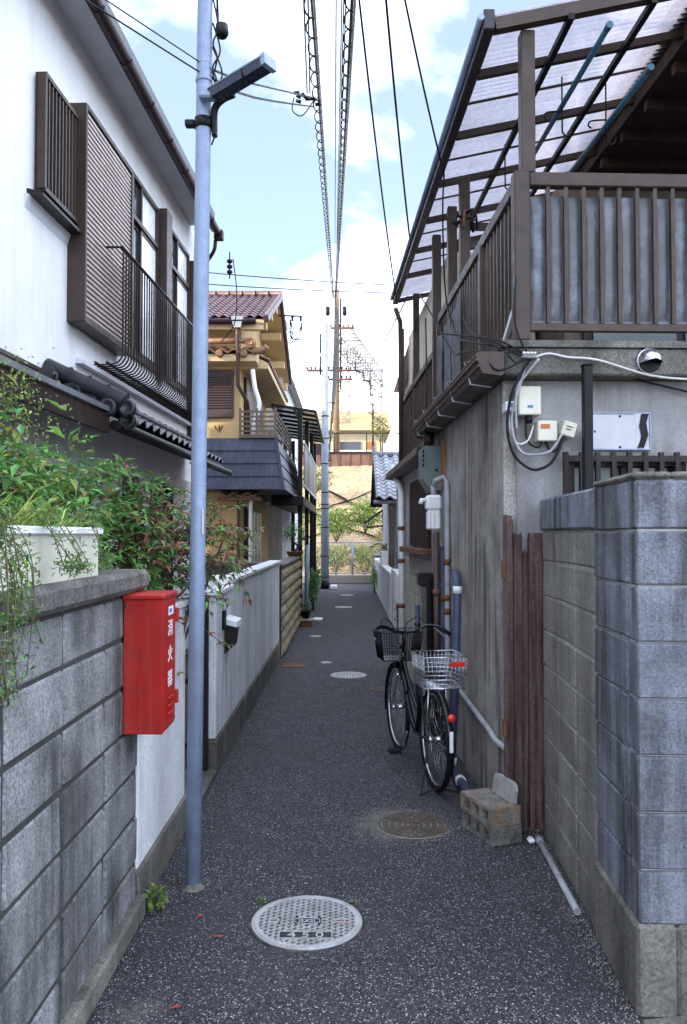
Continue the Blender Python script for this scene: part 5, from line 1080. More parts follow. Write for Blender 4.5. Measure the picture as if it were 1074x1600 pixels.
cable('thin dark cable sagging across the end wall behind the vent', [(0.43, -0.05, 2.66), (0.7, -0.04, 2.62), (1.0, -0.04, 2.55), (1.6, -0.03, 2.42)], 0.006)
for k in range(6):
    a = rnd(0, 6); cable(['tangled black wire at the gutter end, uppermost loop', 'tangled black wire over the slab corner', 'thin black wire looping below the gutter end', 'black wire running from the railing to the slab corner', 'black wire along the slab face to the white bundle', 'slack black wire hanging from the corner post'][k],
          [[(-0.3, 0.5, 3.0), (-0.12, -0.1, 2.82), (0.02, -0.19, 2.72), (0.13, -0.18, 2.70)], [(-0.14, 0.3, 2.95), (-0.05, -0.18, 2.74), (0.03, -0.2, 2.66), (0.12, -0.18, 2.72)], [(-0.15, -0.2, 2.70), (-0.1, -0.23, 2.62), (-0.02, -0.22, 2.63), (0.08, -0.19, 2.69)], [(-0.02, 1.2, 3.30), (-0.10, 0.4, 2.98), (-0.06, -0.15, 2.80), (0.10, -0.18, 2.71)], [(-0.06, -0.19, 2.71), (0.03, -0.19, 2.73), (0.09, -0.18, 2.70), (0.14, -0.18, 2.69)], [(0.035, -0.175, 3.15), (0.02, -0.19, 2.92), (0.06, -0.19, 2.78), (0.11, -0.18, 2.71)]][k], 0.0055)
t = thing('splice_block', 'grey cable splice with round terminals on the slab face', 'cable splice', (0.10, -0.17, 2.70), RF)
MB().cbox((0.06, -0.20, 2.69), (0.14, -0.166, 2.725), 0.008).build('case', leadw, t)
for k in range(4): MB().lathe((0.07 + 0.02 * k, -0.20, 2.715), [(0, -0.012), (0.009, -0.01), (0.01, 0.0)], 10, axis='y').build('terminal', cablew, t)

# ------------------------------------------------------------------ pipes, meter and hood on the alley wall
def pipe(label, pts, r, mat, bands=(), k=1, grp='pipes on the streaked wall'):
    t = thing('wall_pipe', label, 'pipe', pts[0], RF, grp)
    MB().tube(smooth_path(pts, k) if k > 1 else pts, r, 10).build('tube', mat, t)
    for z, x, y in bands: MB().tube([(x, y, z), (x, y, z + 0.05)], r * 1.25, 10).build('collar', rust, t)
    return t
pipe('brown vertical pipe under the white gas meter', [(-0.105, 1.95, 1.72), (-0.105, 1.95, 0.0)], 0.026, pipebr, [(1.2, -0.105, 1.95)])
pipe('slate blue vertical pipe next to the brown pipe', [(-0.052, 1.97, 1.6), (-0.052, 1.97, 0.02)], 0.024, bluepipe, [(1.15, -0.052, 1.97)])
pipe('pale grey vertical pipe rising past the gas meter', [(-0.105, 2.10, 2.09), (-0.10, 2.05, 2.15), (-0.05, 1.90, 2.17), (-0.03, 1.88, 2.13), (-0.03, 1.88, 0.5), (-0.03, 1.88, 0.02)], 0.022, leadw, [(1.45, -0.03, 1.88), (1.05, -0.03, 1.88), (1.16, -0.03, 1.88)])
t = pipe('dark blue drain pipe standing off the wall with an elbow and white tape', [(0.0, 1.70, 1.40), (-0.06, 1.30, 1.40), (-0.085, 1.12, 1.37), (-0.085, 1.08, 1.30), (-0.105, 1.08, 0.6), (-0.135, 1.08, 0.07)], 0.030, bluepipe)
MB().tube([(-0.085, 1.08, 1.33), (-0.086, 1.08, 1.28)], 0.032, 10).build('tape', white, t); MB().tube([(-0.13, 1.08, 0.12), (-0.134, 1.08, 0.06)], 0.036, 10).build('joint', white, t)
MB().tube([(-0.135, 1.12, 0.045), (-0.11, 0.55, 0.035), (-0.10, 0.10, 0.032)], 0.029, 10).build('ground_run', bluepipe, t); MB().tube([(-0.12, 0.82, 0.04), (-0.118, 0.78, 0.04)], 0.036, 10).build('collar', white, t)
pipe('pale conduit running low along the streaked wall to the gate', [(-0.025, 1.9, 0.60), (-0.025, 1.45, 0.545), (-0.03, 0.30, 0.50), (-0.03, 0.12, 0.48), (0.0, -0.03, 0.47)], 0.018, leadw)
pipe('slate vertical pipe with a white tap end before the beige blocks', [(-0.06, 3.55, 0.98), (-0.06, 3.55, 0.0)], 0.026, bluepipe)
pipe('white downpipe with rusty bands at the far corner of the house', [(-0.06, 6.1, 2.62), (-0.05, 6.0, 2.45), (-0.05, 5.35, 2.30), (-0.05, 5.25, 2.2), (-0.05, 5.25, 0.03)], 0.036, white, [(1.35, -0.05, 5.25), (0.8, -0.05, 5.25), (1.75, -0.05, 5.25)])
pipe('black square post beside the beige block base', [(-0.05, 2.75, 1.30), (-0.05, 2.75, 0.0)], 0.03, rubber)
M_ = thing('gas_meter', 'white gas meter with pipe stubs below the green hood', 'gas meter', (-0.11, 2.1, 1.73), RF)
MB().cbox((-0.175, 2.02, 1.90), (-0.045, 2.16, 2.03), 0.02).build('upper_case', white, M_)
MB().cbox((-0.165, 2.03, 1.74), (-0.055, 2.15, 1.899), 0.012).build('lower_case', white, M_)
for x in (-0.15, -0.12, -0.075): MB().cbox((x - 0.008, 2.015, 1.75), (x + 0.008, 2.029, 1.89), 0.003).build('rib', white, M_)
MB().tube([(-0.176, 2.06, 1.985), (-0.215, 2.05, 1.985), (-0.225, 2.05, 1.955)], 0.02, 8).build('valve', white, M_)
MB().tube([(-0.11, 2.09, 2.03), (-0.11, 2.09, 2.11)], 0.022, 8).build('inlet', leadw, M_); MB().tube([(-0.105, 2.09, 1.739), (-0.105, 2.09, 1.70)], 0.02, 8).build('outlet', leadw, M_)
G_ = thing('green_hood', 'grey green enamel hood fixed high on the alley wall', 'hood', (-0.1, 2.3, 2.08), RF)
MB().prism([(-0.17, 2.30, 2.45), (-0.15, 2.30, 2.47), (-0.03, 2.30, 2.47), (-0.001, 2.30, 2.45), (-0.001, 2.30, 2.09), (-0.10, 2.30, 2.07), (-0.17, 2.30, 2.19)], (0, 0.30, 0)).build('case', greenm, G_)
for k in range(4): MB().cbox((-0.176, 2.28, 2.29 + k * 0.04), (-0.16, 2.299, 2.31 + k * 0.04), 0.003).build('slot', black, G_)
MB().lathe((-0.05, 2.298, 2.26), [(0, -0.008), (0.012, -0.006), (0.012, 0.0)], 10, axis='y').build('knob', black, G_)
MB().tube([(-0.11, 2.36, 2.47), (-0.11, 2.36, 2.60)], 0.045, 10).build('flue', darkm, G_)
one(MB().cbox((-0.012, 2.12, 2.10), (-0.001, 2.29, 2.50), 0.002), 'wooden_board', orangew, 'orange brown board behind the green hood', 'board', fr=RF)
t = thing('block_pillar', 'dark mossy concrete pillar with flat cap next to the beige blocks', 'pillar', (-0.08, 2.95, 0), RF)
MB().cbox((-0.10, 2.87, 0), (0.0, 2.97, 1.22), 0.006).build('shaft', conc, t); MB().cbox((-0.14, 2.84, 1.22), (0.0, 3.0, 1.34), 0.01).build('cap', darkm, t)

# ------------------------------------------------------------------ white fence, tiled gate house
t = thing('white_fence_wall', 'low bluish white rendered fence wall on the far stretch of the alley', 'wall', (0.85, 19, 0))
MB().cbox((0.83, 13.0, 0), (0.97, 15.8, 1.03), 0.008).build('pier', greystucco, t); MB().cbox((0.815, 15.82, 0), (0.95, 25.2, 0.90), 0.008).build('wall_face', greystucco, t); MB().cbox((0.80, 15.81, 0.90), (0.965, 25.22, 0.96), 0.01).build('coping', white, t)
MB().cbox((0.80, 19.6, 0.96), (0.96, 20.5, 1.28), 0.01).build('raised_end', greystucco, t)
MB().box((0.812, 16.3, 0.5), (0.816, 16.6, 0.75)).build('letter_slot', leadw, t)
t = thing('side_wall', 'grey concrete wall end beyond the white fence', 'wall', (0.85, 26.5, 0)); MB().cbox((0.82, 25.3, 0), (1.0, 27.88, 1.05), 0.01).build('wall_face', conc, t)
G = thing('tiled_gatehouse', 'small house with silvery wavy tile roof behind the white fence', 'house', (2.2, 21.5, 0))
MB().box((1.0, 20.4, 0), (4.5, 24.0, 2.72)).build('wall', greystucco, G)
MB().prism([(0.66, 19.95, 2.60), (0.66, 22.2, 3.80), (0.66, 24.4, 2.60), (0.66, 24.4, 2.52), (0.66, 22.2, 3.70), (0.66, 19.95, 2.52)], (4.2, 0, 0)).build('roof', darkwood, G)
ro = [o for o in G.children if o.name.startswith('roof')][0]
tg = pantile(0.27, 0.26, kawaraG, amp=0.045, th=0.03)
lay_tiles(ro, (0.68, 22.2, 3.84), (1, 0, 0), (0, -2.25, -1.20), 8, 12, tg, 0.265, 0.225)
me_r = MB().tube([(-0.15, 0, 0), (0.12, 0, 0), (0.13, 0, 0)], [0.09, 0.09, 0.105], 10).mesh('ridge_tile', kawaraG)
for k in range(8): link('ridge_tile', me_r, ro, (0.80 + k * 0.27, 22.2, 3.90))
MB().cbox((0.66, 22.1, 3.9), (0.74, 22.3, 4.12), 0.02).build('ridge_end', kawaraG, ro)
MB().tube([(0.62, 19.92, 2.50), (3, 19.92, 2.50)], 0.05, 8).build('gutter', leadw, ro)
MB().cbox((1.0, 20.0, 0.9), (1.14, 20.14, 2.5), 0.01).build('corner_post', beamm, G); MB().cbox((1.2, 20.1, 0.5), (1.5, 20.39, 2.3), 0.01).build('side_panel', steelb, G)
ev = MB(); ev.prism([(0.45, 23.5, 2.05), (1.0, 23.5, 2.45), (1.0, 23.5, 2.37), (0.45, 23.5, 1.97)], (0, 1.6, 0)); ev.build('small_eave', kawara, G)
MB().bar((0.5, 23.6, 1.9), (1.0, 23.6, 1.95), 0.05, 0.06).build('eave_bracket', beamm, G); MB().tube([(0.46, 23.48, 1.96), (0.46, 25.1, 1.96)], 0.045, 8).build('eave_gutter', leadw, G)
t = thing('slanted_shed', 'beige rendered shed with slanted roof edge behind the white downpipe', 'shed', (1.6, 13, 0))
MB().box((0.95, 12.2, 0), (3.0, 12.9, 2.1)).build('wall', plaster, t); MB().prism([(0.78, 12.1, 2.25), (0.90, 12.1, 2.62), (3.1, 12.1, 2.62), (3.1, 12.1, 2.1), (0.78, 12.1, 2.1)], (0, 0.9, 0)).build('roof', beigeb, t)
B2 = thing('rear_house', 'pale beige house rising behind the second balcony', 'house', (3.0, 15, 0))
MB().box((1.35, 13.2, 0), (6.0, 19.5, 5.2)).build('wall', M('pale beige render', (0.55, 0.49, 0.40), None, 3, 0.9), B2)
MB().prism([(1.1, 13.0, 5.2), (6.3, 13.0, 5.2), (3.7, 13.0, 6.9)], (0, 6.8, 0)).build('roof', kawara, B2)

# ------------------------------------------------------------------ street lamp pole
P = thing('street_lamp', 'galvanised steel pole with a clamped rectangular street lamp', 'street lamp', (-0.748, 3.92, 0))
def pole_at(z): return Vector((-0.748 + 0.0086 * z, 3.92, z))
MB().tube([pole_at(z) for z in (0.0, 1.5, 3.0, 4.5, 6.2)], 0.0375, 20).build('shaft', steelb, P)
for z in (3.93,): MB().tube([pole_at(z), pole_at(z + 0.02)], 0.041, 20).build('strap', steelb, P)
MB().lathe((-0.748, 3.92, 0), [(0.0378, 0.03), (0.041, 0.012), (0.048, 0.006), (0.055, 0.003)], 20).build('base_grout', conc, P)
for z in (4.02, 1.94): MB().tube([pole_at(z), pole_at(z + 0.004)], 0.0385, 20).build('stencil_band', leadw, P)
c_ = pole_at(3.70)
MB().tube([c_, c_ + Vector((0, 0, 0.05))], 0.044, 20).build('clamp', black, P)
MB().cbox(c_ + Vector((-0.09, -0.02, 0.008)), c_ + Vector((-0.042, 0.02, 0.042)), 0.006).build('clamp_ear', black, P)
MB().cbox(c_ + Vector((0.042, -0.02, -0.04)), c_ + Vector((0.068, 0.02, 0.06)), 0.006).build('clamp_ear', black, P)
MB().tube(smooth_path([c_ + Vector((0.05, 0, 0.02)), c_ + Vector((0.06, -0.02, 0.09)), c_ + Vector((0.10, -0.04, 0.125)), c_ + Vector((0.16, -0.06, 0.14))], 4), 0.018, 10).build('arm', black, P)
a, b = Vector((-0.655, 3.845, 3.835)), Vector((-0.372, 3.66, 3.885))
d = (b - a).normalized(); sx = d.cross(Vector((0, 0, 1))).normalized(); su = sx.cross(d)
def lbox(u0, u1, w0, w1, h0, h1, w0b=None, w1b=None):
    m = MB(); vs = []
    for u in (u0, u1):
        for wq, h in ((w0, h0), (w1, h0), (w1b if w1b is not None else w1, h1), (w0b if w0b is not None else w0, h1)): vs.append(a + d * u + sx * wq + su * h)
    return m.add(vs, [(0, 1, 2, 3), (7, 6, 5, 4), (0, 4, 5, 1), (1, 5, 6, 2), (2, 6, 7, 3), (3, 7, 4, 0)])
Lh = (b - a).length
lamp = lbox(0, Lh, -0.045, 0.045, 0.0, 0.018, -0.034, 0.034).build('lamp_head', M('slate painted steel', (0.075, 0.095, 0.15), (0.055, 0.07, 0.115), 8, 0.5), P)
lbox(0.01, Lh - 0.01, -0.034, 0.034, -0.036, -0.001, -0.042, 0.042).build('diffuser', lampglass, lamp)
lbox(Lh - 0.012, Lh + 0.012, -0.043, 0.043, -0.037, 0.017).build('end_cap', steelb, lamp)
lbox(Lh * 0.62, Lh * 0.62 + 0.006, -0.0425, 0.0425, -0.0365, -0.0015).build('diffuser_seam', black, lamp)
MB().cbox(a + Vector((-0.07, -0.03, -0.03)), a + Vector((0.015, 0.03, 0.03)), 0.008).build('joint', steelb, P)
e_ = pole_at(4.19) + Vector((0.085, 0, 0))
ph = MB().lathe(e_, [(0.0, 0.035), (0.03, 0.03), (0.034, -0.01), (0.024, -0.03), (0, -0.03)], 14); pho = ph.build('light_sensor', black, P)
for k in range(4):
    MB().tube(smooth_path([pole_at(4.35 - 0.12 * k) + Vector((0.04, 0, 0)), pole_at(4.2 - 0.12 * k) + Vector((0.07 + 0.012 * (k % 3), -0.02, 0)), pole_at(4.12 - 0.12 * k) + Vector((0.045, -0.015, 0)), pole_at(4.05 - 0.12 * k) + Vector((0.065, -0.01, 0)), pole_at(3.95 - 0.11 * k) + Vector((0.042, 0, 0))], 4), 0.0045, 5).build('lead_wire', cablem, P)
MB().tube([e_ + Vector((-0.02, 0, 0.03)), pole_at(4.6) + Vector((0.05, 0, 0))], 0.006, 5).build('sensor_stem', black, P)
MB().box(pole_at(1.70) + Vector((0.026, -0.033, 0)), pole_at(1.82) + Vector((0.032, -0.024, 0))).build('sticker', cream, P)

# ------------------------------------------------------------------ overhead cables
def wire(label, pts, r, mat=cablem, grp='overhead wires', nm='overhead_wire'):
    return one(MB().tube(pts, r, 5), nm, mat, label, 'wire', group=grp)
def spiral(label, p, q, s, rc, rh, pitch, seed):
    pts = sag(p, q, s, 60); t = thing('spiral_cable', label, 'cable', p)
    MB().tube(pts, rc, 6).build('cable', cablem, t)
    h = []; L_ = 0; rs = random.Random(seed)
    for i in range(len(pts) - 1):
        seg = (pts[i + 1] - pts[i]); n = max(2, int(seg.length / pitch * 12))
        for j in range(n):
            ph = 2 * math.pi * L_ / pitch; L_ += seg.length / n; c0 = pts[i] + seg * (j / n)
            h.append(c0 + Vector((rh * math.cos(ph) - rh * 0.55, 0, rh * math.sin(ph))))
    MB().tube(h, 0.0075, 4).build('spiral_hanger', cablem, t)
    MB().tube([v + Vector((0.012, 0, -rc * 1.5)) for v in pts], rc * 0.6, 5).build('messenger', leadw, t)
    return t
spiral('thick overhead cable with spiral hanger carrying the lamp drop', (-0.215, 1.5, 4.82), (-0.74, 40.3, 13.6), 0.10, 0.020, 0.046, 0.42, 1)
spiral('thick overhead cable with spiral hanger, beside the bare wires', (0.125, 1.5, 4.82), (-0.62, 40.3, 13.7), 0.10, 0.023, 0.042, 0.38, 2)
for k, (x, z, x2, z2, lb) in enumerate(((-0.015, 4.85, -0.70, 13.0, 'thin overhead wire just inside the lamp drop cable'), (0.03, 4.85, -0.66, 13.3, 'thin overhead wire midway between the two spiral cables'), (0.045, 4.87, -0.64, 13.35, 'thin overhead wire hugging the second spiral cable'), (0.06, 4.9, -0.63, 12.8, 'thin low overhead wire over the alley centre'))):
    wire(lb, sag((x, 1.5, z), (x2, 40.3, z2), 0.1), 0.006)
RW = RF.w
wire('overhead wire curving down to the far end of the canopy', sag((0.03, 4.8, 5.25), RW((-0.1, 5.2, 4.55)), 0.12), 0.008)
wire('overhead wire curving down to the middle of the canopy edge', sag((0.21, 4.9, 5.25), RW((-0.14, 3.4, 4.60)), 0.08), 0.009)
wire('overhead wire dropping steeply to the near part of the canopy', sag((0.26, 4.6, 5.15), RW((-0.12, 1.4, 4.45)), 0.05), 0.007)
wire('service wire hanging from the canopy edge down past the balcony post', smooth_path([RW((-0.12, 1.4, 4.45)), RW((-0.10, 1.6, 4.2)), RW((0.0, 2.1, 3.75)), RW((0.0, 1.7, 3.35)), RW((-0.1, 0.7, 3.0)), RW((0.0, -0.18, 2.76))], 4), 0.007)
wire('black service wire looping along the balcony rail bars', smooth_path([RW((-0.1, 3.0, 4.0)), RW((-0.02, 2.4, 3.55)), RW((-0.02, 1.6, 3.12)), RW((-0.08, 0.8, 2.95)), RW((0.02, -0.17, 2.74))], 4), 0.007)
wire('thin wire tangle hanging below the second balcony rail', smooth_path([RW((-0.06, 2.9, 3.75)), RW((-0.12, 2.4, 3.1)), RW((-0.14, 2.3, 2.75)), RW((-0.12, 2.5, 2.5))], 4), 0.007)
# lamp drop wires
j_ = Vector((-0.385, 8.55, 6.40))
wire('upper twisted drop wire from the pole to the spiral cable', smooth_path([pole_at(3.99) + Vector((0.03, -0.02, 0)), Vector((-0.62, 5.2, 4.65)), j_], 4), 0.007, grp='drop wires by the street lamp')
wire('lower twisted drop wire from the pole to the spiral cable', smooth_path([pole_at(3.95) + Vector((0.03, -0.02, 0)), Vector((-0.62, 5.2, 4.56)), j_ + Vector((0, 0, -0.1))], 4), 0.008, grp='drop wires by the street lamp')
wire('upper wire running from the white house eave to the pole', [Vector((-1.6, 2.6, 4.05)), Vector((-1.2, 3.2, 4.01)), pole_at(4.02)], 0.0032, grp='drop wires by the street lamp')
wire('lower wire running from the white house eave to the pole', [Vector((-1.6, 2.6, 4.0)), Vector((-1.2, 3.2, 3.95)), pole_at(3.97)], 0.004, grp='drop wires by the street lamp')
t = thing('cable_clamp', 'cluster of black cable clamps where the drop wires join', 'cable clamp', j_)
for k in range(9):
    p = j_ + Vector((rnd(-0.22, 0.06), rnd(-0.1, 0.1), rnd(-0.09, 0.09))); MB().tube([p, p + Vector((rnd(0.03, 0.07), 0, rnd(-0.04, 0.02)))], 0.018, 6).build('clamp', black, t)
MB().tube(smooth_path([j_ + Vector((-0.2, 0, 0)), j_ + Vector((-0.22, 0, -0.14)), j_ + Vector((-0.12, 0, -0.2)), j_ + Vector((-0.02, 0, -0.08)), j_ + Vector((0.03, 0, 0))], 4), 0.007, 5).build('loop', cablem, t)
wire('short twisted wire rising from the clamp cluster, outer one', [j_ + Vector((-0.06, 0, 0.05)), Vector((-0.31, 5.2, 5.66)), Vector((-0.26, 2.5, 5.05))], 0.008, grp='drop wires by the street lamp')
wire('short twisted wire rising from the clamp cluster, inner one', [j_ + Vector((-0.03, 0, 0.05)), Vector((-0.275, 5.2, 5.66)), Vector((-0.235, 2.5, 5.05))], 0.008, grp='drop wires by the street lamp')
# cross wires far away
for k, (y, x0, z0, x1, z1, lb) in enumerate((
        (24, -6.5, 9.8, 3.2, 9.1, 'dark cross wire highest above the yellow roof'), (24, -6.5, 9.4, 3.2, 8.9, 'second cross wire above the yellow roof'),
        (40, -7, 12.2, 5, 12.6, 'cross wire reaching the tan pole top'), (40, -7, 11.3, 5, 11.6, 'cross wire in the middle of the tan pole'),
        (40, -7, 10.4, 5, 10.3, 'cross wire just above the wide crossarm'), (40, -7, 9.9, 5, 10.0, 'cross wire level with the wide crossarm'),
        (40, -7, 9.1, 5, 9.6, 'cross wire below the wide crossarm'), (55, -9, 9.3, 8, 9.0, 'faint railway wire behind the tan pole'), (55, -9, 10.2, 8, 9.8, 'faint upper railway wire behind the tan pole'), (55, -9, 11.0, 8, 11.6, 'far railway wire crossing behind the gantry'))):
    wire(lb, sag((x0, y, z0), (x1, y, z1), 0.1), 0.016 if y < 50 else 0.02, grp='cross wires at the alley end')
wire('dark wire descending from the tan pole to the beige rear house', sag((-0.5, 40.3, 9.2), (2.6, 30, 5.0), 0.2), 0.02, grp='cross wires at the alley end')
wire('wire rising from the gantry to the second balcony', sag((0.3, 46, 11.0), (0.9, 12, 5.3), 0.5), 0.012, grp='cross wires at the alley end')
for k in range(3): wire(['uppermost wire from the yellow gable to the concrete pole', 'middle wire from the yellow gable to the concrete pole', 'lowest wire from the yellow gable to the concrete pole'][k], sag((-1.36, 17.2, 6.30 - 0.06 * k), (-0.85, 25.2, 6.7 - 0.15 * k), 0.15), 0.010, grp='service wires at the yellow house')
for k in range(4): wire(['longest cable running down the concrete pole side', 'second cable running down beside the concrete pole', 'third cable hanging between the two poles', 'short cable hanging between the two poles'][k], sag((-0.62 + 0.05 * k, 38, 13.0 - 0.3 * k), (-0.62 + 0.05 * k, 25.2, 4.0 + 0.6 * k), 0.8), 0.025, grp='cables between the two poles')
t = thing('gable_bracket', 'dark service bracket with insulators on the yellow gable verge', 'bracket', (-1.4, 17.0, 6.3))
MB().bar((-1.5, 17.05, 6.36), (-1.0, 17.1, 6.36), 0.03).build('arm', black, t)
for x in (-1.2, -1.02): MB().lathe((x, 17.1, 6.25), [(0, 0.1), (0.035, 0.09), (0.02, 0.05), (0.04, 0.02), (0, 0)], 8).build('insulator', black, t)
for k in range(3): MB().tube(smooth_path([(-1.25, 17.05, 6.3), (-1.22 + 0.05 * k, 17.0, 5.9), (-1.1 + 0.05 * k, 17.0, 5.85), (-1.0, 17.05, 6.2)], 4), 0.010, 5).build('loop', cablem, t)
t = thing('insulator_string', 'black insulator stack hanging by the white house gutter', 'insulator', LF.w((0.5, 5.9, 5.2)))
b_ = Vector(LF.w((0.52, 5.9, 5.75)))
for k in range(3): MB().lathe(b_ + Vector((0, 0, -0.08 * k)), [(0, 0.05), (0.04, 0.03), (0.045, 0.0), (0.02, -0.02)], 10).build('insulator', black, t)
MB().tube([b_ + Vector((0, 0, 0.15)), b_ + Vector((0, 0, -0.25))], 0.01, 5).build('rod', black, t)
wire('slack wire loop below the insulator stack by the white gutter', smooth_path([b_ + Vector((0.05, 0, 0.05)), b_ + Vector((0.08, 0.2, -0.4)), b_ + Vector((0.0, 0.5, -0.8)), b_ + Vector((-0.25, 0.8, -1.0))], 4), 0.008, grp='service wires at the white house')

# ------------------------------------------------------------------ bicycle
BK = Frame((0.575, 5.41, 0), 10.5)
B = thing('bicycle', 'black city bicycle with chrome rear basket parked along the wall', 'bicycle', (0, 0, 0), BK)
WR, WB = 0.338, 1.03
def wheel(y):
    c = Vector((0, y, WR)); n = 40
    ring = lambda r: [c + Vector((0, r * math.cos(2 * math.pi * i / n), r * math.sin(2 * math.pi * i / n))) for i in range(n)]
    wv = MB().tube(ring(WR - 0.019), 0.019, 8, closed=True).build('wheel', rubber, B)
    MB().tube(ring(WR - 0.043), 0.011, 6, closed=True).build('rim', chrome, wv)
    s = MB()
    for i in range(28):
        a = 2 * math.pi * i / 28; a2 = a + (0.9 if i % 2 else -0.9); sd_ = 0.03 if i % 4 < 2 else -0.03
        s.tube([c + Vector((sd_, 0.022 * math.cos(a2), 0.022 * math.sin(a2))), c + Vector((0, (WR - 0.05) * math.cos(a), (WR - 0.05) * math.sin(a)))], 0.0012, 3)
    s.build('spokes', chrome, wv, kind='stuff')
    MB().lathe(c, [(0, -0.05), (0.012, -0.05), (0.025, -0.03), (0.016, -0.02), (0.016, 0.02), (0.025, 0.03), (0.012, 0.05), (0, 0.05)], 12, axis='x').build('hub', chrome, wv)
    return c
cr = wheel(0); cf = wheel(WB)
def fender(y, a0, a1, mat=blackp):
    m = MB(); n = 22; rr = WR + 0.018; prof = [(-0.026, -0.014), (-0.018, 0.0), (0, 0.006), (0.018, 0.0), (0.026, -0.014)]
    for i in range(n + 1):
        a = a0 + (a1 - a0) * i / n
        for x, h in prof: m.v.append(Vector((x, y + (rr + h) * math.cos(a), WR + (rr + h) * math.sin(a))))
    for i in range(n):
        for j in range(4): k = i * 5 + j; m.f.append([k, k + 1, k + 6, k + 5]); m.mi.append(0); m.sm.append(True)
    return m.build('fender', mat, B)
fr_ = fender(0, R(30), R(205)); fender(WB, R(-15), R(150))
MB().cbox((-0.012, -0.362, 0.34), (0.012, -0.352, 0.47), 0.003).build('fender_stripe', white, fr_)
MB().lathe((0.0, -0.352, 0.555), [(0, -0.022), (0.022, -0.02), (0.026, -0.004), (0.022, 0.0), (0, 0.0)], 16, axis='y').build('reflector', redr, B)
bb_ = Vector((0, 0.46, 0.28)); st = Vector((0, 0.30, 0.70)); ht = Vector((0, 0.84, 0.80)); hb = Vector((0, 0.88, 0.66))
f = MB(); f.tube([bb_, st], 0.016, 8); f.tube(smooth_path([hb, Vector((0, 0.72, 0.46)), Vector((0, 0.58, 0.32)), bb_], 4), 0.020, 8); f.tube(smooth_path([ht - Vector((0, 0, 0.05)), Vector((0, 0.66, 0.58)), Vector((0, 0.48, 0.46)), Vector((0, 0.40, 0.45))], 4), 0.015, 8); f.tube([ht, hb], 0.02, 10)
for s in (-1, 1): f.tube([bb_ + Vector((0.02 * s, 0, 0)), Vector((0.055 * s, 0, WR))], 0.010, 6); f.tube([Vector((0.012 * s, 0.32, 0.64)), Vector((0.055 * s, 0, WR))], 0.008, 6)
f.build('frame', blackp, B)
fk = MB(); fk.tube([hb, hb + Vector((0, 0.012, -0.04))], 0.018, 8)
for s in (-1, 1): fk.tube(smooth_path([hb + Vector((0.03 * s, 0.012, -0.03)), Vector((0.045 * s, 0.95, 0.48)), Vector((0.05 * s, WB, WR))], 4), 0.011, 6)
fk.build('fork', chrome, B)
hbz = 0.985
hd_ = MB(); hd_.tube([ht, ht + Vector((0, -0.035, 0.17))], 0.012, 8)
hd_.tube(smooth_path([(-0.275, 0.60, 0.97), (-0.25, 0.70, 0.995), (-0.17, 0.79, 1.0), (-0.06, 0.805, 0.955), (0.06, 0.805, 0.955), (0.17, 0.79, 1.0), (0.25, 0.70, 0.995), (0.275, 0.60, 0.97)], 5), 0.0115, 8)
ho = hd_.build('handlebar', blackp, B)
for s in (-1, 1):
    MB().tube([(0.262 * s, 0.655, 0.985), (0.278 * s, 0.555, 0.962)], 0.017, 10).build('grip', rubber, ho)
    MB().tube(smooth_path([(0.225 * s, 0.76, 0.985), (0.25 * s, 0.70, 0.955), (0.275 * s, 0.60, 0.925)], 3), 0.006, 6).build('brake_lever', chrome, ho)
    MB().tube(smooth_path([(0.2 * s, 0.78, 0.99), (0.14 * s, 0.92, 1.05), (0.05 * s, 0.98, 0.98), (0.0, 0.92, 0.80)], 4), 0.0035, 5).build('brake_cable', rubber, ho)
MB().lathe((0.10, 0.80, 1.0), [(0, 0.03), (0.02, 0.022), (0.026, 0.0), (0, 0.0)], 12).build('bell', blackp, ho)
# saddle
sd2 = MB(); 
for (y, wq, z) in ((0.10, 0.09, 0.79), (0.16, 0.105, 0.80), (0.24, 0.075, 0.80), (0.32, 0.04, 0.795), (0.38, 0.025, 0.785)):
    for x, h in ((-wq, -0.025), (-wq * 0.8, 0.0), (0, 0.006), (wq * 0.8, 0.0), (wq, -0.025), (0, -0.03)): sd2.v.append(Vector((x, y, z + h)))
for i in range(4):
    for j in range(6): k = i * 6; sd2.f.append([k + j, k + (j + 1) % 6, k + 6 + (j + 1) % 6, k + 6 + j]); sd2.mi.append(0); sd2.sm.append(True)
sd2.f += [[0, 1, 2, 3, 4, 5], [29, 28, 27, 26, 25, 24]]; sd2.mi += [0, 0]; sd2.sm += [False, False]
sd2.build('saddle', rubber, B); MB().tube([st, Vector((0, 0.26, 0.78))], 0.012, 8).build('seat_post', chrome, B)
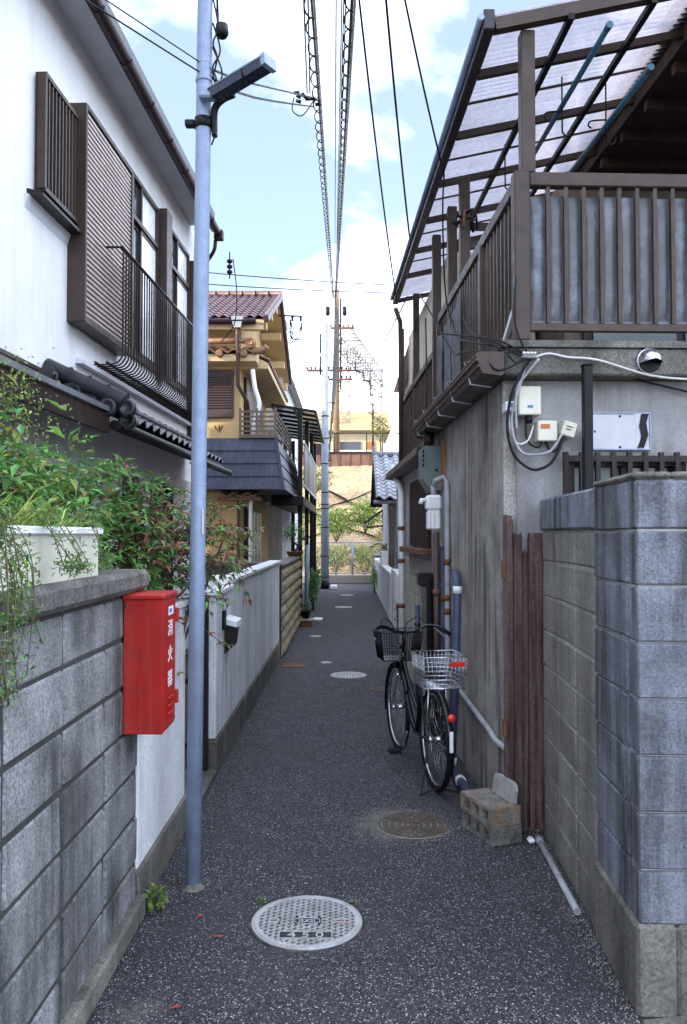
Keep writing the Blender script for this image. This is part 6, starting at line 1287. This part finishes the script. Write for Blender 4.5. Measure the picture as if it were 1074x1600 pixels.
# rack and baskets
rk = MB()
for x in (-0.06, 0.06, 0.0): rk.tube([(x, -0.20, 0.705), (x, 0.26, 0.705)], 0.005, 6)
for y in (-0.20, 0.0, 0.15): rk.tube([(-0.06, y, 0.705), (0.06, y, 0.705)], 0.005, 6)
for s in (-1, 1): rk.tube([(0.06 * s, -0.06, 0.70), (0.06 * s, 0.0, WR)], 0.006, 6)
rk.build('rear_rack', chrome, B)
def wire_basket(name, mat, x0, x1, y0, y1, z0, z1, fl, nx, nz, r_):
    m = MB(); cx, cy = (x0 + x1) / 2, (y0 + y1) / 2
    def P_(u, v, h): k = 1 + fl * h; return Vector((cx + (x1 - x0) / 2 * k * u, cy + (y1 - y0) / 2 * k * v, z0 + (z1 - z0) * h))
    for j in range(nz + 1):
        h = j / nz; m.tube([P_(-1, -1, h), P_(1, -1, h), P_(1, 1, h), P_(-1, 1, h)], r_ * (2.0 if j in (0, nz) else 1), 5, closed=True)
    for i in range(nx + 1):
        u = -1 + 2 * i / nx
        for v in (-1, 1): m.tube([P_(u, v, 0), P_(u, v, 1)], r_, 4)
        m.tube([P_(u, -1, 0), P_(u, 1, 0)], r_, 4)
    for i in range(nx):
        v = -1 + 2 * i / nx
        for u in (-1, 1): m.tube([P_(u, v, 0), P_(u, v, 1)], r_, 4)
        m.tube([P_(-1, v, 0), P_(1, v, 0)], r_, 4)
    return m.build(name, mat, B)
rb = wire_basket('rear_basket', chrome, -0.13, 0.135, -0.23, 0.05, 0.715, 0.915, 0.09, 11, 7, 0.0019)
MB().cbox((0.03, -0.252, 0.855), (0.125, -0.244, 0.885), 0.003).build('red_plate', redr, rb)
fb = wire_basket('front_basket', blackp, -0.14, 0.14, 0.90, 1.14, 0.72, 0.94, 0.2, 16, 9, 0.0022)
MB().box((-0.135, 0.905, 0.72), (0.135, 1.135, 0.725)).build('basket_floor', blackp, fb)
# drive, stand
MB().lathe(bb_ + Vector((0.05, 0, 0)), [(0, -0.006), (0.085, -0.006), (0.09, 0), (0.085, 0.006), (0, 0.006)], 24, axis='x').build('chain_ring', blackp, B)
MB().prism([(0.06, 0.56, 0.28), (0.06, 0.50, 0.365), (0.06, 0.0, 0.385), (0.06, -0.04, 0.34), (0.06, 0.0, 0.295), (0.06, 0.48, 0.20)], (0.012, 0, 0)).build('chain_case', blackp, B)
for s, a in ((1, 2.0), (-1, 2.0 + math.pi)):
    e = bb_ + Vector((0.09 * s, 0.165 * math.cos(a), 0.165 * math.sin(a))); MB().bar(bb_ + Vector((0.075 * s, 0, 0)), e, 0.012, 0.022).build('crank', chrome, B)
    MB().cbox(e + Vector((0.02 * s, -0.045, -0.012)), e + Vector((0.10 * s, 0.045, 0.012)), 0.004).build('pedal', rubber, B)
sd3 = MB()
for s in (-1, 1): sd3.tube(smooth_path([(0.055 * s, 0.0, WR - 0.01), (0.075 * s, -0.04, 0.2), (0.12 * s, -0.09, 0.03), (0.135 * s, -0.10, 0.008)], 4), 0.007, 6)
sd3.tube(smooth_path([(-0.135, -0.10, 0.008), (-0.05, -0.09, 0.03), (0.05, -0.09, 0.03), (0.135, -0.10, 0.008)], 4), 0.007, 6)
sd3.build('kick_stand', darkm, B)
MB().cbox((-0.02, 0.20, 0.58), (0.02, 0.24, 0.63), 0.004).build('lock', leadw, B)
MB().lathe((0.075, WB + 0.06, 0.52), [(0, -0.05), (0.03, -0.05), (0.04, 0.02), (0, 0.03)], 12, axis='y').build('head_lamp', chrome, B)

# ------------------------------------------------------------------ plants
def leaf(mb, p, d, l, wd, mi, up=None, fold=0.25):
    d = d.normalized(); up = up or Vector((rnd(-.5, .5), rnd(-.5, .5), 1)); s = d.cross(up)
    if s.length < 1e-3: s = Vector((1, 0, 0))
    s.normalize(); n = s.cross(d)
    mid = p + d * l * 0.45
    mb.add([p, mid + s * wd / 2 + n * wd * fold, p + d * l - n * l * 0.12, mid - s * wd / 2 + n * wd * fold, mid], [(0, 4, 1), (1, 4, 2), (2, 4, 3), (3, 4, 0)], mi)
def rdir(a=1.0, up=0.0): 
    v = Vector((random.gauss(0, 1), random.gauss(0, 1), random.gauss(0, 1) * a + up)); return v.normalized()
LM1 = None
def one_leaf_mesh(l, wd, mat):
    m = MB(); leaf(m, Vector((0, 0, 0)), Vector((0, 1, 0)), l, wd, 0, Vector((0, 0, 1))); return m.mesh('leaf', mat)
random.seed(21)
# nandina behind the block wall
N_ = thing('nandina_shrub', 'tall nandina shrub with reddish tips leaning over the block wall', 'shrub', (-1.35, 4.1, 0))
stems = []
fol = MB()
def spray(fol, p, d, ln, mats, lsz, n=4, indiv=None):
    """pinnate spray of leaflets along a rachis"""
    d = d.normalized(); side = d.cross(Vector((0, 0, 1)))
    if side.length < 0.1: side = Vector((1, 0, 0))
    side.normalize()
    q = p.copy(); pts = [p]
    for i in range(n):
        q = q + d * (ln / n) + Vector((0, 0, -0.012 * i)); pts.append(q.copy())
        for s in (-1, 1):
            dd = (d * 0.6 + side * s * rnd(0.6, 1.0) + Vector((0, 0, rnd(-0.5, 0.25)))).normalized(); leaf(fol, q, dd, lsz * rnd(0.75, 1.2), lsz * rnd(0.30, 0.42), random.choice(mats))
            if random.random() < 0.8:
                q2 = q + dd * lsz * 0.9
                for s2 in (-1, 1): leaf(fol, q2, (dd + Vector((rnd(-.7, .7), rnd(-.7, .7), rnd(-.6, .2)))), lsz * rnd(0.7, 1.1), lsz * rnd(0.26, 0.34), random.choice(mats))
    leaf(fol, q, d, lsz, lsz * 0.3, random.choice(mats)); return pts
stm = []
tops = []
for k in range(56):
    b0 = Vector((rnd(-1.75, -1.12), rnd(3.3, 4.5), 0.02))
    if k < 14: tip = Vector((rnd(-1.25, -0.72), rnd(4.3, 5.2), rnd(1.60, 1.95)))
    else: tip = Vector((rnd(-2.1, -1.05), rnd(3.2, 4.6), rnd(1.60, 2.08)))
    mid = b0.lerp(tip, 0.55) + Vector((rnd(-.08, .08), rnd(-.08, .08), 0.18)); pts = smooth_path([b0, mid, tip], 5); stm.append(pts); tops.append((tip, k < 14))
for i, pts in enumerate(stm[:22]): MB().tube(pts, [0.013 - 0.008 * j / len(pts) for j in range(len(pts))], 5).build('stem', bark, N_)
tw = MB()
for (tip, out), pts in zip(tops, stm):
    for k in range(11):
        p = pts[-1 - min(len(pts) - 1, int(abs(random.gauss(0, 2.4))))] + Vector((rnd(-.03, .03),) * 3)
        d = (rdir(0.5, 0.15) + (Vector((0.7, 0.1, -0.1)) if out else Vector((0.15, -0.25, 0.1)))).normalized()
        mats = ([0, 2, 2, 1] if out else [0, 0, 0, 1, 3]) if random.random() < 0.88 else [2, 2, 0]
        sp2 = spray(fol, p, d, rnd(0.14, 0.26), mats, rnd(0.052, 0.078), random.choice((3, 4)))
        tw.tube([p] + sp2[1:], 0.0022, 3)
fol.build('foliage', [gLeaf, dLeaf, rLeaf, yLeaf], N_, kind='stuff'); tw.build('twigs', bark, N_, kind='stuff')
lm = [one_leaf_mesh(0.07, 0.022, m) for m in (gLeaf, gLeaf, rLeaf, dLeaf)]
for k in range(150):
    tip, out = random.choice(tops); p = tip + Vector((random.gauss(0, 0.13), random.gauss(0, 0.12) - 0.05, random.gauss(0, 0.12) - 0.04))
    o = link('leaf', lm[2 if (out and k % 2) else k % 4], N_, p, (rnd(-0.7, 0.5), rnd(-0.6, 0.6), rnd(0, 6.28)))
# fine yellow-green flowering shrub, high behind the wall
S = thing('flowering_shrub', 'fine yellow green flowering shrub in front of the grey sheet pent roof', 'shrub', (-1.7, 3.6, 0))
fl = MB()
brs = []
for k in range(26):
    b0 = Vector((rnd(-1.9, -1.5), rnd(3.4, 4.0), 0.02)); tip = Vector((rnd(-2.0, -1.40), rnd(3.3, 4.0), rnd(2.0, 2.46)))
    pts = smooth_path([b0, b0.lerp(tip, 0.6) + Vector((0, 0, 0.15)), tip], 5); brs.append(pts)
    for q in range(85):
        p = pts[-1 - min(len(pts) - 1, int(abs(random.gauss(0, 1.6))))] + Vector((random.gauss(0, 0.07), random.gauss(0, 0.07), random.gauss(0, 0.06)))
        leaf(fl, p, rdir(), rnd(0.012, 0.024), rnd(0.008, 0.014), random.choice((0, 0, 1, 2)))
for pts in brs[:10]: MB().tube(pts, [0.009 - 0.006 * j / len(pts) for j in range(len(pts))], 5).build('stem', bark, S)
fl.build('foliage', [yLeaf, gLeaf, lLeaf], S, kind='stuff')
# broad green shrub filling the yard
S = thing('broadleaf_shrub', 'dense broad-leaved green shrub behind the planter', 'shrub', (-1.55, 3.3, 0))
fl = MB(); brs = []
for k in range(60):
    b0 = Vector((rnd(-1.9, -1.25), rnd(2.9, 3.9), 0.02)); tip = Vector((rnd(-2.2, -1.15), rnd(2.8, 4.2), rnd(1.55, 2.08)))
    pts = smooth_path([b0, b0.lerp(tip, 0.6) + Vector((0, 0, 0.12)), tip], 5); brs.append(pts)
    for q in range(60):
        p = pts[-1 - min(len(pts) - 1, int(abs(random.gauss(0, 2.0))))] + Vector((random.gauss(0, 0.08), random.gauss(0, 0.08), random.gauss(0, 0.07)))
        leaf(fl, p, rdir(0.6, -0.1) + Vector((0.2, -0.3, 0)), rnd(0.05, 0.085), rnd(0.022, 0.034), random.choice((0, 0, 1, 1, 2)))
for pts in brs[:12]: MB().tube(pts, [0.011 - 0.007 * j / len(pts) for j in range(len(pts))], 5).build('stem', bark, S)
fl.build('foliage', [gLeaf, dLeaf, yLeaf], S, kind='stuff')
lm = [one_leaf_mesh(0.09, 0.036, m) for m in (gLeaf, dLeaf)]
for k in range(130):
    pts = random.choice(brs); p = pts[-1 - random.randrange(3)] + Vector((random.gauss(0, 0.08), random.gauss(0, 0.08), random.gauss(0, 0.07)))
    link('leaf', lm[k % 2], S, p, (rnd(-0.8, 0.4), rnd(-0.6, 0.6), rnd(0, 6.28)))
# planter with grass and trailing succulent
t = thing('planter_trough', 'cream plastic planter trough standing on the block wall coping', 'planter', (-1.05, 2.6, 1.545))
m = MB(); 
for a, b in (((-1.17, 2.05, 1.546), (-1.15, 3.04, 1.715)), ((-0.965, 2.05, 1.546), (-0.945, 3.04, 1.715)), ((-1.15, 3.02, 1.546), (-0.965, 3.04, 1.715)), ((-1.15, 2.05, 1.546), (-0.965, 2.07, 1.715)), ((-1.15, 2.07, 1.546), (-0.965, 3.02, 1.556))): m.box(a, b)
m.build('trough', cream, t); MB().cbox((-1.185, 3.04, 1.70), (-0.93, 3.055, 1.725), 0.004).cbox((-0.945, 2.04, 1.70), (-0.93, 3.0395, 1.725), 0.004).build('rim', white, t)
MB().box((-1.149, 2.071, 1.56), (-0.966, 3.019, 1.69)).build('soil', soil, t)
S = thing('spiky_grass_plant', 'pale spiky grass plant growing in the cream planter', 'plant', (-1.05, 2.55, 1.69))
fl = MB()
for k in range(430):
    p = Vector((rnd(-1.14, -0.97), rnd(2.1, 3.0), 1.69)); d = (rdir(0.3, 0.0) * Vector((1, 1, 0.4)) + Vector((0.15, 0.1, rnd(0.4, 1.3)))).normalized(); l = rnd(0.10, 0.24)
    big = k < 40
    if big: l = rnd(0.25, 0.42); p.y = rnd(2.1, 2.5)
    s = d.cross(Vector((0, 0, 1))).normalized() * (0.006 if big else 0.0028); q1 = p + d * l * 0.5 + Vector((0, 0, 0.01)); q2 = p + d * l + Vector((0, 0, -l * 0.22))
    fl.add([p - s, p + s, q1 + s * 0.9, q1 - s * 0.9, q2], [(0, 1, 2, 3), (3, 2, 4)], 0 if big or random.random() < .6 else 1)
fl.build('blades', [lLeaf, gLeaf], S, kind='stuff')
S = thing('trailing_succulent', 'trailing succulent with bare stems hanging over the block wall', 'plant', (-0.93, 2.4, 1.6))
fl = MB()
for k in range(26):
    y = rnd(1.80, 2.14) if k < 20 else rnd(2.3, 2.95); p0 = Vector((rnd(-1.1, -0.96), y, 1.72)); ln = rnd(0.10, 0.36) if k < 20 else rnd(0.0, 0.03)
    pts = smooth_path([p0, p0 + Vector((0.10, rnd(-.04, .08), 0.05)), Vector((-0.87 + rnd(0, .05), y + rnd(-.06, .08), 1.62)), Vector((-0.865 + rnd(0, .04), y + rnd(-.08, .1), 1.62 - ln))], 5)
    MB().tube(pts, 0.0018, 4).build('stem', drystem, S)
    for p in pts[3:]:
        for q in range(10 if random.random() < .8 else 2): leaf(fl, p + Vector((rnd(-.02, .02), rnd(-.02, .02), rnd(-.02, .02))), rdir(0.7, 0.2), rnd(0.014, 0.030), rnd(0.005, 0.009), random.choice((0, 1, 2, 2)))
fl.build('foliage', [gLeaf, yLeaf, dLeaf], S, kind='stuff')
# sprig on the stucco wall, weeds
def clump(name, label, cat, c, r, n, ls, mats, kind=None, hgt=None, group=None):
    t = thing(name, label, cat, (c[0], c[1], c[2] - r[2]), group=group); f = MB()
    for k in range(n):
        u = rdir(); q = random.random() ** 0.4; nzv = 0.75 + 0.5 * mnoise.noise(Vector((u.x * 2 + c[0], u.y * 2 + c[1], u.z * 2)))
        p = Vector((c[0] + u.x * r[0] * q * nzv, c[1] + u.y * r[1] * q * nzv, c[2] + u.z * r[2] * q * nzv))
        leaf(f, p, (u + rdir() * 0.8 + Vector((0, 0, 0.2))), ls * rnd(0.6, 1.3), ls * rnd(0.4, 0.6), random.randrange(len(mats)))
    f.build('crown', mats, t, kind='stuff')
    st = MB()
    for k in range(5): st.tube(smooth_path([(c[0] + rnd(-.02, .02), c[1] + rnd(-.02, .02), c[2] - r[2]), (c[0] + rnd(-.3, .3) * r[0], c[1] + rnd(-.3, .3) * r[1], c[2] - r[2] * 0.2), (c[0] + rnd(-.7, .7) * r[0], c[1] + rnd(-.7, .7) * r[1], c[2] + r[2] * 0.5)], 3), max(0.003, r[2] * 0.02), 4)
    st.build('stems', bark, t); return t
clump('small_shrub', 'little leafy sprig rising behind the short stucco wall', 'plant', (-1.05, 4.25, 1.42), (0.09, 0.1, 0.09), 110, 0.035, [gLeaf, dLeaf])
clump('weed_tuft', 'tuft of green weeds at the end of the block wall', 'weed', (-0.88, 3.70, 0.05), (0.06, 0.07, 0.05), 120, 0.03, [gLeaf, yLeaf])
clump('weed_tuft', 'tiny weed at the manhole rim nearest the block wall', 'weed', (-0.40, 3.76, 0.012), (0.03, 0.02, 0.014), 30, 0.016, [gLeaf, yLeaf])
clump('weed_tuft', 'tiny weed at the manhole rim on the bicycle side', 'weed', (0.02, 3.75, 0.01), (0.02, 0.015, 0.012), 20, 0.014, [gLeaf, yLeaf])
t = thing('bonsai', 'bonsai tree in a low brown pot on the end of the stone wall', 'bonsai', (-0.99, 14.9, 1.295))
MB().lathe((-0.99, 14.9, 1.296), [(0, 0), (0.12, 0), (0.16, 0.08), (0.17, 0.09), (0.14, 0.09), (0, 0.08)], 16).build('pot', rust, t)
MB().tube(smooth_path([(-0.99, 14.9, 1.38), (-0.94, 14.9, 1.48), (-1.02, 14.9, 1.58), (-0.98, 14.9, 1.72)], 4), [0.03 - 0.0016 * i for i in range(13)], 6).build('trunk', bark, t)
f = MB()
for (cx, cz_, rr) in ((-1.12, 1.68, 0.14), (-0.88, 1.62, 0.12), (-0.98, 1.82, 0.15), (-1.06, 1.76, 0.12), (-0.86, 1.76, 0.1)):
    for k in range(150): u = rdir(); leaf(f, Vector((cx, 14.9, cz_)) + u * rr * random.random() ** .4, rdir(), 0.035, 0.02, random.randrange(2))
f.build('crown', [gLeaf, dLeaf], t, kind='stuff')
clump('potted_leaves', 'leafy green plant in the dark pot by the stone wall', 'plant', (-0.8, 15.1, 0.36), (0.09, 0.09, 0.09), 120, 0.035, [gLeaf, dLeaf])
clump('bush', 'dark leafy bush with pale flowers at the foot of the terrace posts', 'bush', (-0.80, 18.2, 0.50), (0.14, 1.0, 0.5), 700, 0.07, [dLeaf, gLeaf])
clump('bush', 'small dark bush beside the far concrete pole', 'bush', (-0.92, 23.6, 0.45), (0.2, 0.6, 0.45), 420, 0.07, [dLeaf, gLeaf])
clump('flowering_plant', 'red flowered creeper on the bluish white fence pier', 'plant', (0.80, 13.2, 0.42), (0.05, 0.25, 0.30), 90, 0.04, [dLeaf, gLeaf, petal])
clump('bush', 'small bush at the base of the white fence', 'bush', (0.74, 23.0, 0.45), (0.10, 0.7, 0.42), 320, 0.07, [gLeaf, yLeaf])
clump('bush', 'green bush between the shed and the white downpipe', 'bush', (0.95, 11.9, 1.85), (0.18, 0.25, 0.3), 320, 0.06, [dLeaf, gLeaf])
clump('bush', 'dry orange brown plant heap on the white fence end', 'bush', (0.98, 20.9, 1.30), (0.3, 0.5, 0.22), 320, 0.06, [oLeaf, yLeaf, dLeaf])
# hedge and bushes by the slope
k = 0
for (x, lb) in ((-2.6, 'hedge shrub behind the fence, hidden mostly by the terrace posts'), (-1.5, 'hedge shrub behind the fence next to the concrete pole'), (-0.45, 'yellow flowering hedge shrub behind the fence, between pole and fence post'), (0.6, 'yellow flowering hedge shrub behind the fence, by the grey wall end'), (1.7, 'hedge shrub behind the fence and the grey wall end')):
    clump('hedge_shrub', lb, 'shrub', (x, 29.6, 0.80), (0.75, 0.6, 0.62), 1500, 0.075, [sLeaf, yLeaf, gLeaf, oLeaf], group='hedge behind the chain-link fence')
for (x, y, z, rx, ry, rz, n, lb, mm) in ((-0.5, 32.6, 2.2, 1.2, 1.0, 0.8, 2400, 'bright green bush low on the slope beside the concrete pole', [sLeaf, gLeaf, yLeaf]), (0.7, 33.2, 2.5, 1.0, 0.9, 0.8, 2200, 'fresh green bush in the middle of the slope', [gLeaf, sLeaf, yLeaf]), (1.9, 32.8, 1.7, 1.2, 0.9, 0.6, 1800, 'yellowing bush under the small eave', [yLeaf, sLeaf, oLeaf]), (-2.2, 33.4, 2.6, 1.2, 1.0, 1.0, 2000, 'green bush between terrace and concrete pole', [sLeaf, gLeaf]), (-1.6, 36.6, 4.2, 1.3, 1.0, 0.8, 1500, 'scrubby bush high on the slope beside the concrete pole', [sLeaf, yLeaf, dLeaf]), (0.3, 31.6, 0.9, 2.6, 0.5, 0.5, 1400, 'dark low bracken at the foot of the slope', [dLeaf, oLeaf, yLeaf])):
    clump('slope_bush', lb, 'bush', (x, y, z), (rx, ry, rz), n, 0.11, mm, group='bushes on the embankment')
for (x, y, z, lb) in ((1.65, 42.5, 7.3, 'small tree beside the slim mast above the brown wall'), (-1.9, 43, 7.2, 'small tree behind the concrete pole above the brown wall')):
    t = thing('small_tree', lb, 'tree', (x, y, 5.1)); MB().tube([(x, y, 5.1), (x + 0.05, y, 6.2), (x, y, 7.4)], [0.07, 0.05, 0.02], 6).build('trunk', bark, t); f = MB()
    for q in range(700): u = rdir(); leaf(f, Vector((x, y, z)) + Vector((u.x * 0.5, u.y * 0.5, u.z * 0.75)) * random.random() ** .4, rdir(), 0.11, 0.06, random.randrange(3))
    f.build('crown', [sLeaf, dLeaf, oLeaf], t, kind='stuff')
print('objects', len(bpy.data.objects), 'tris', sum(len(o.data.polygons) for o in bpy.data.objects if o.type == 'MESH'))
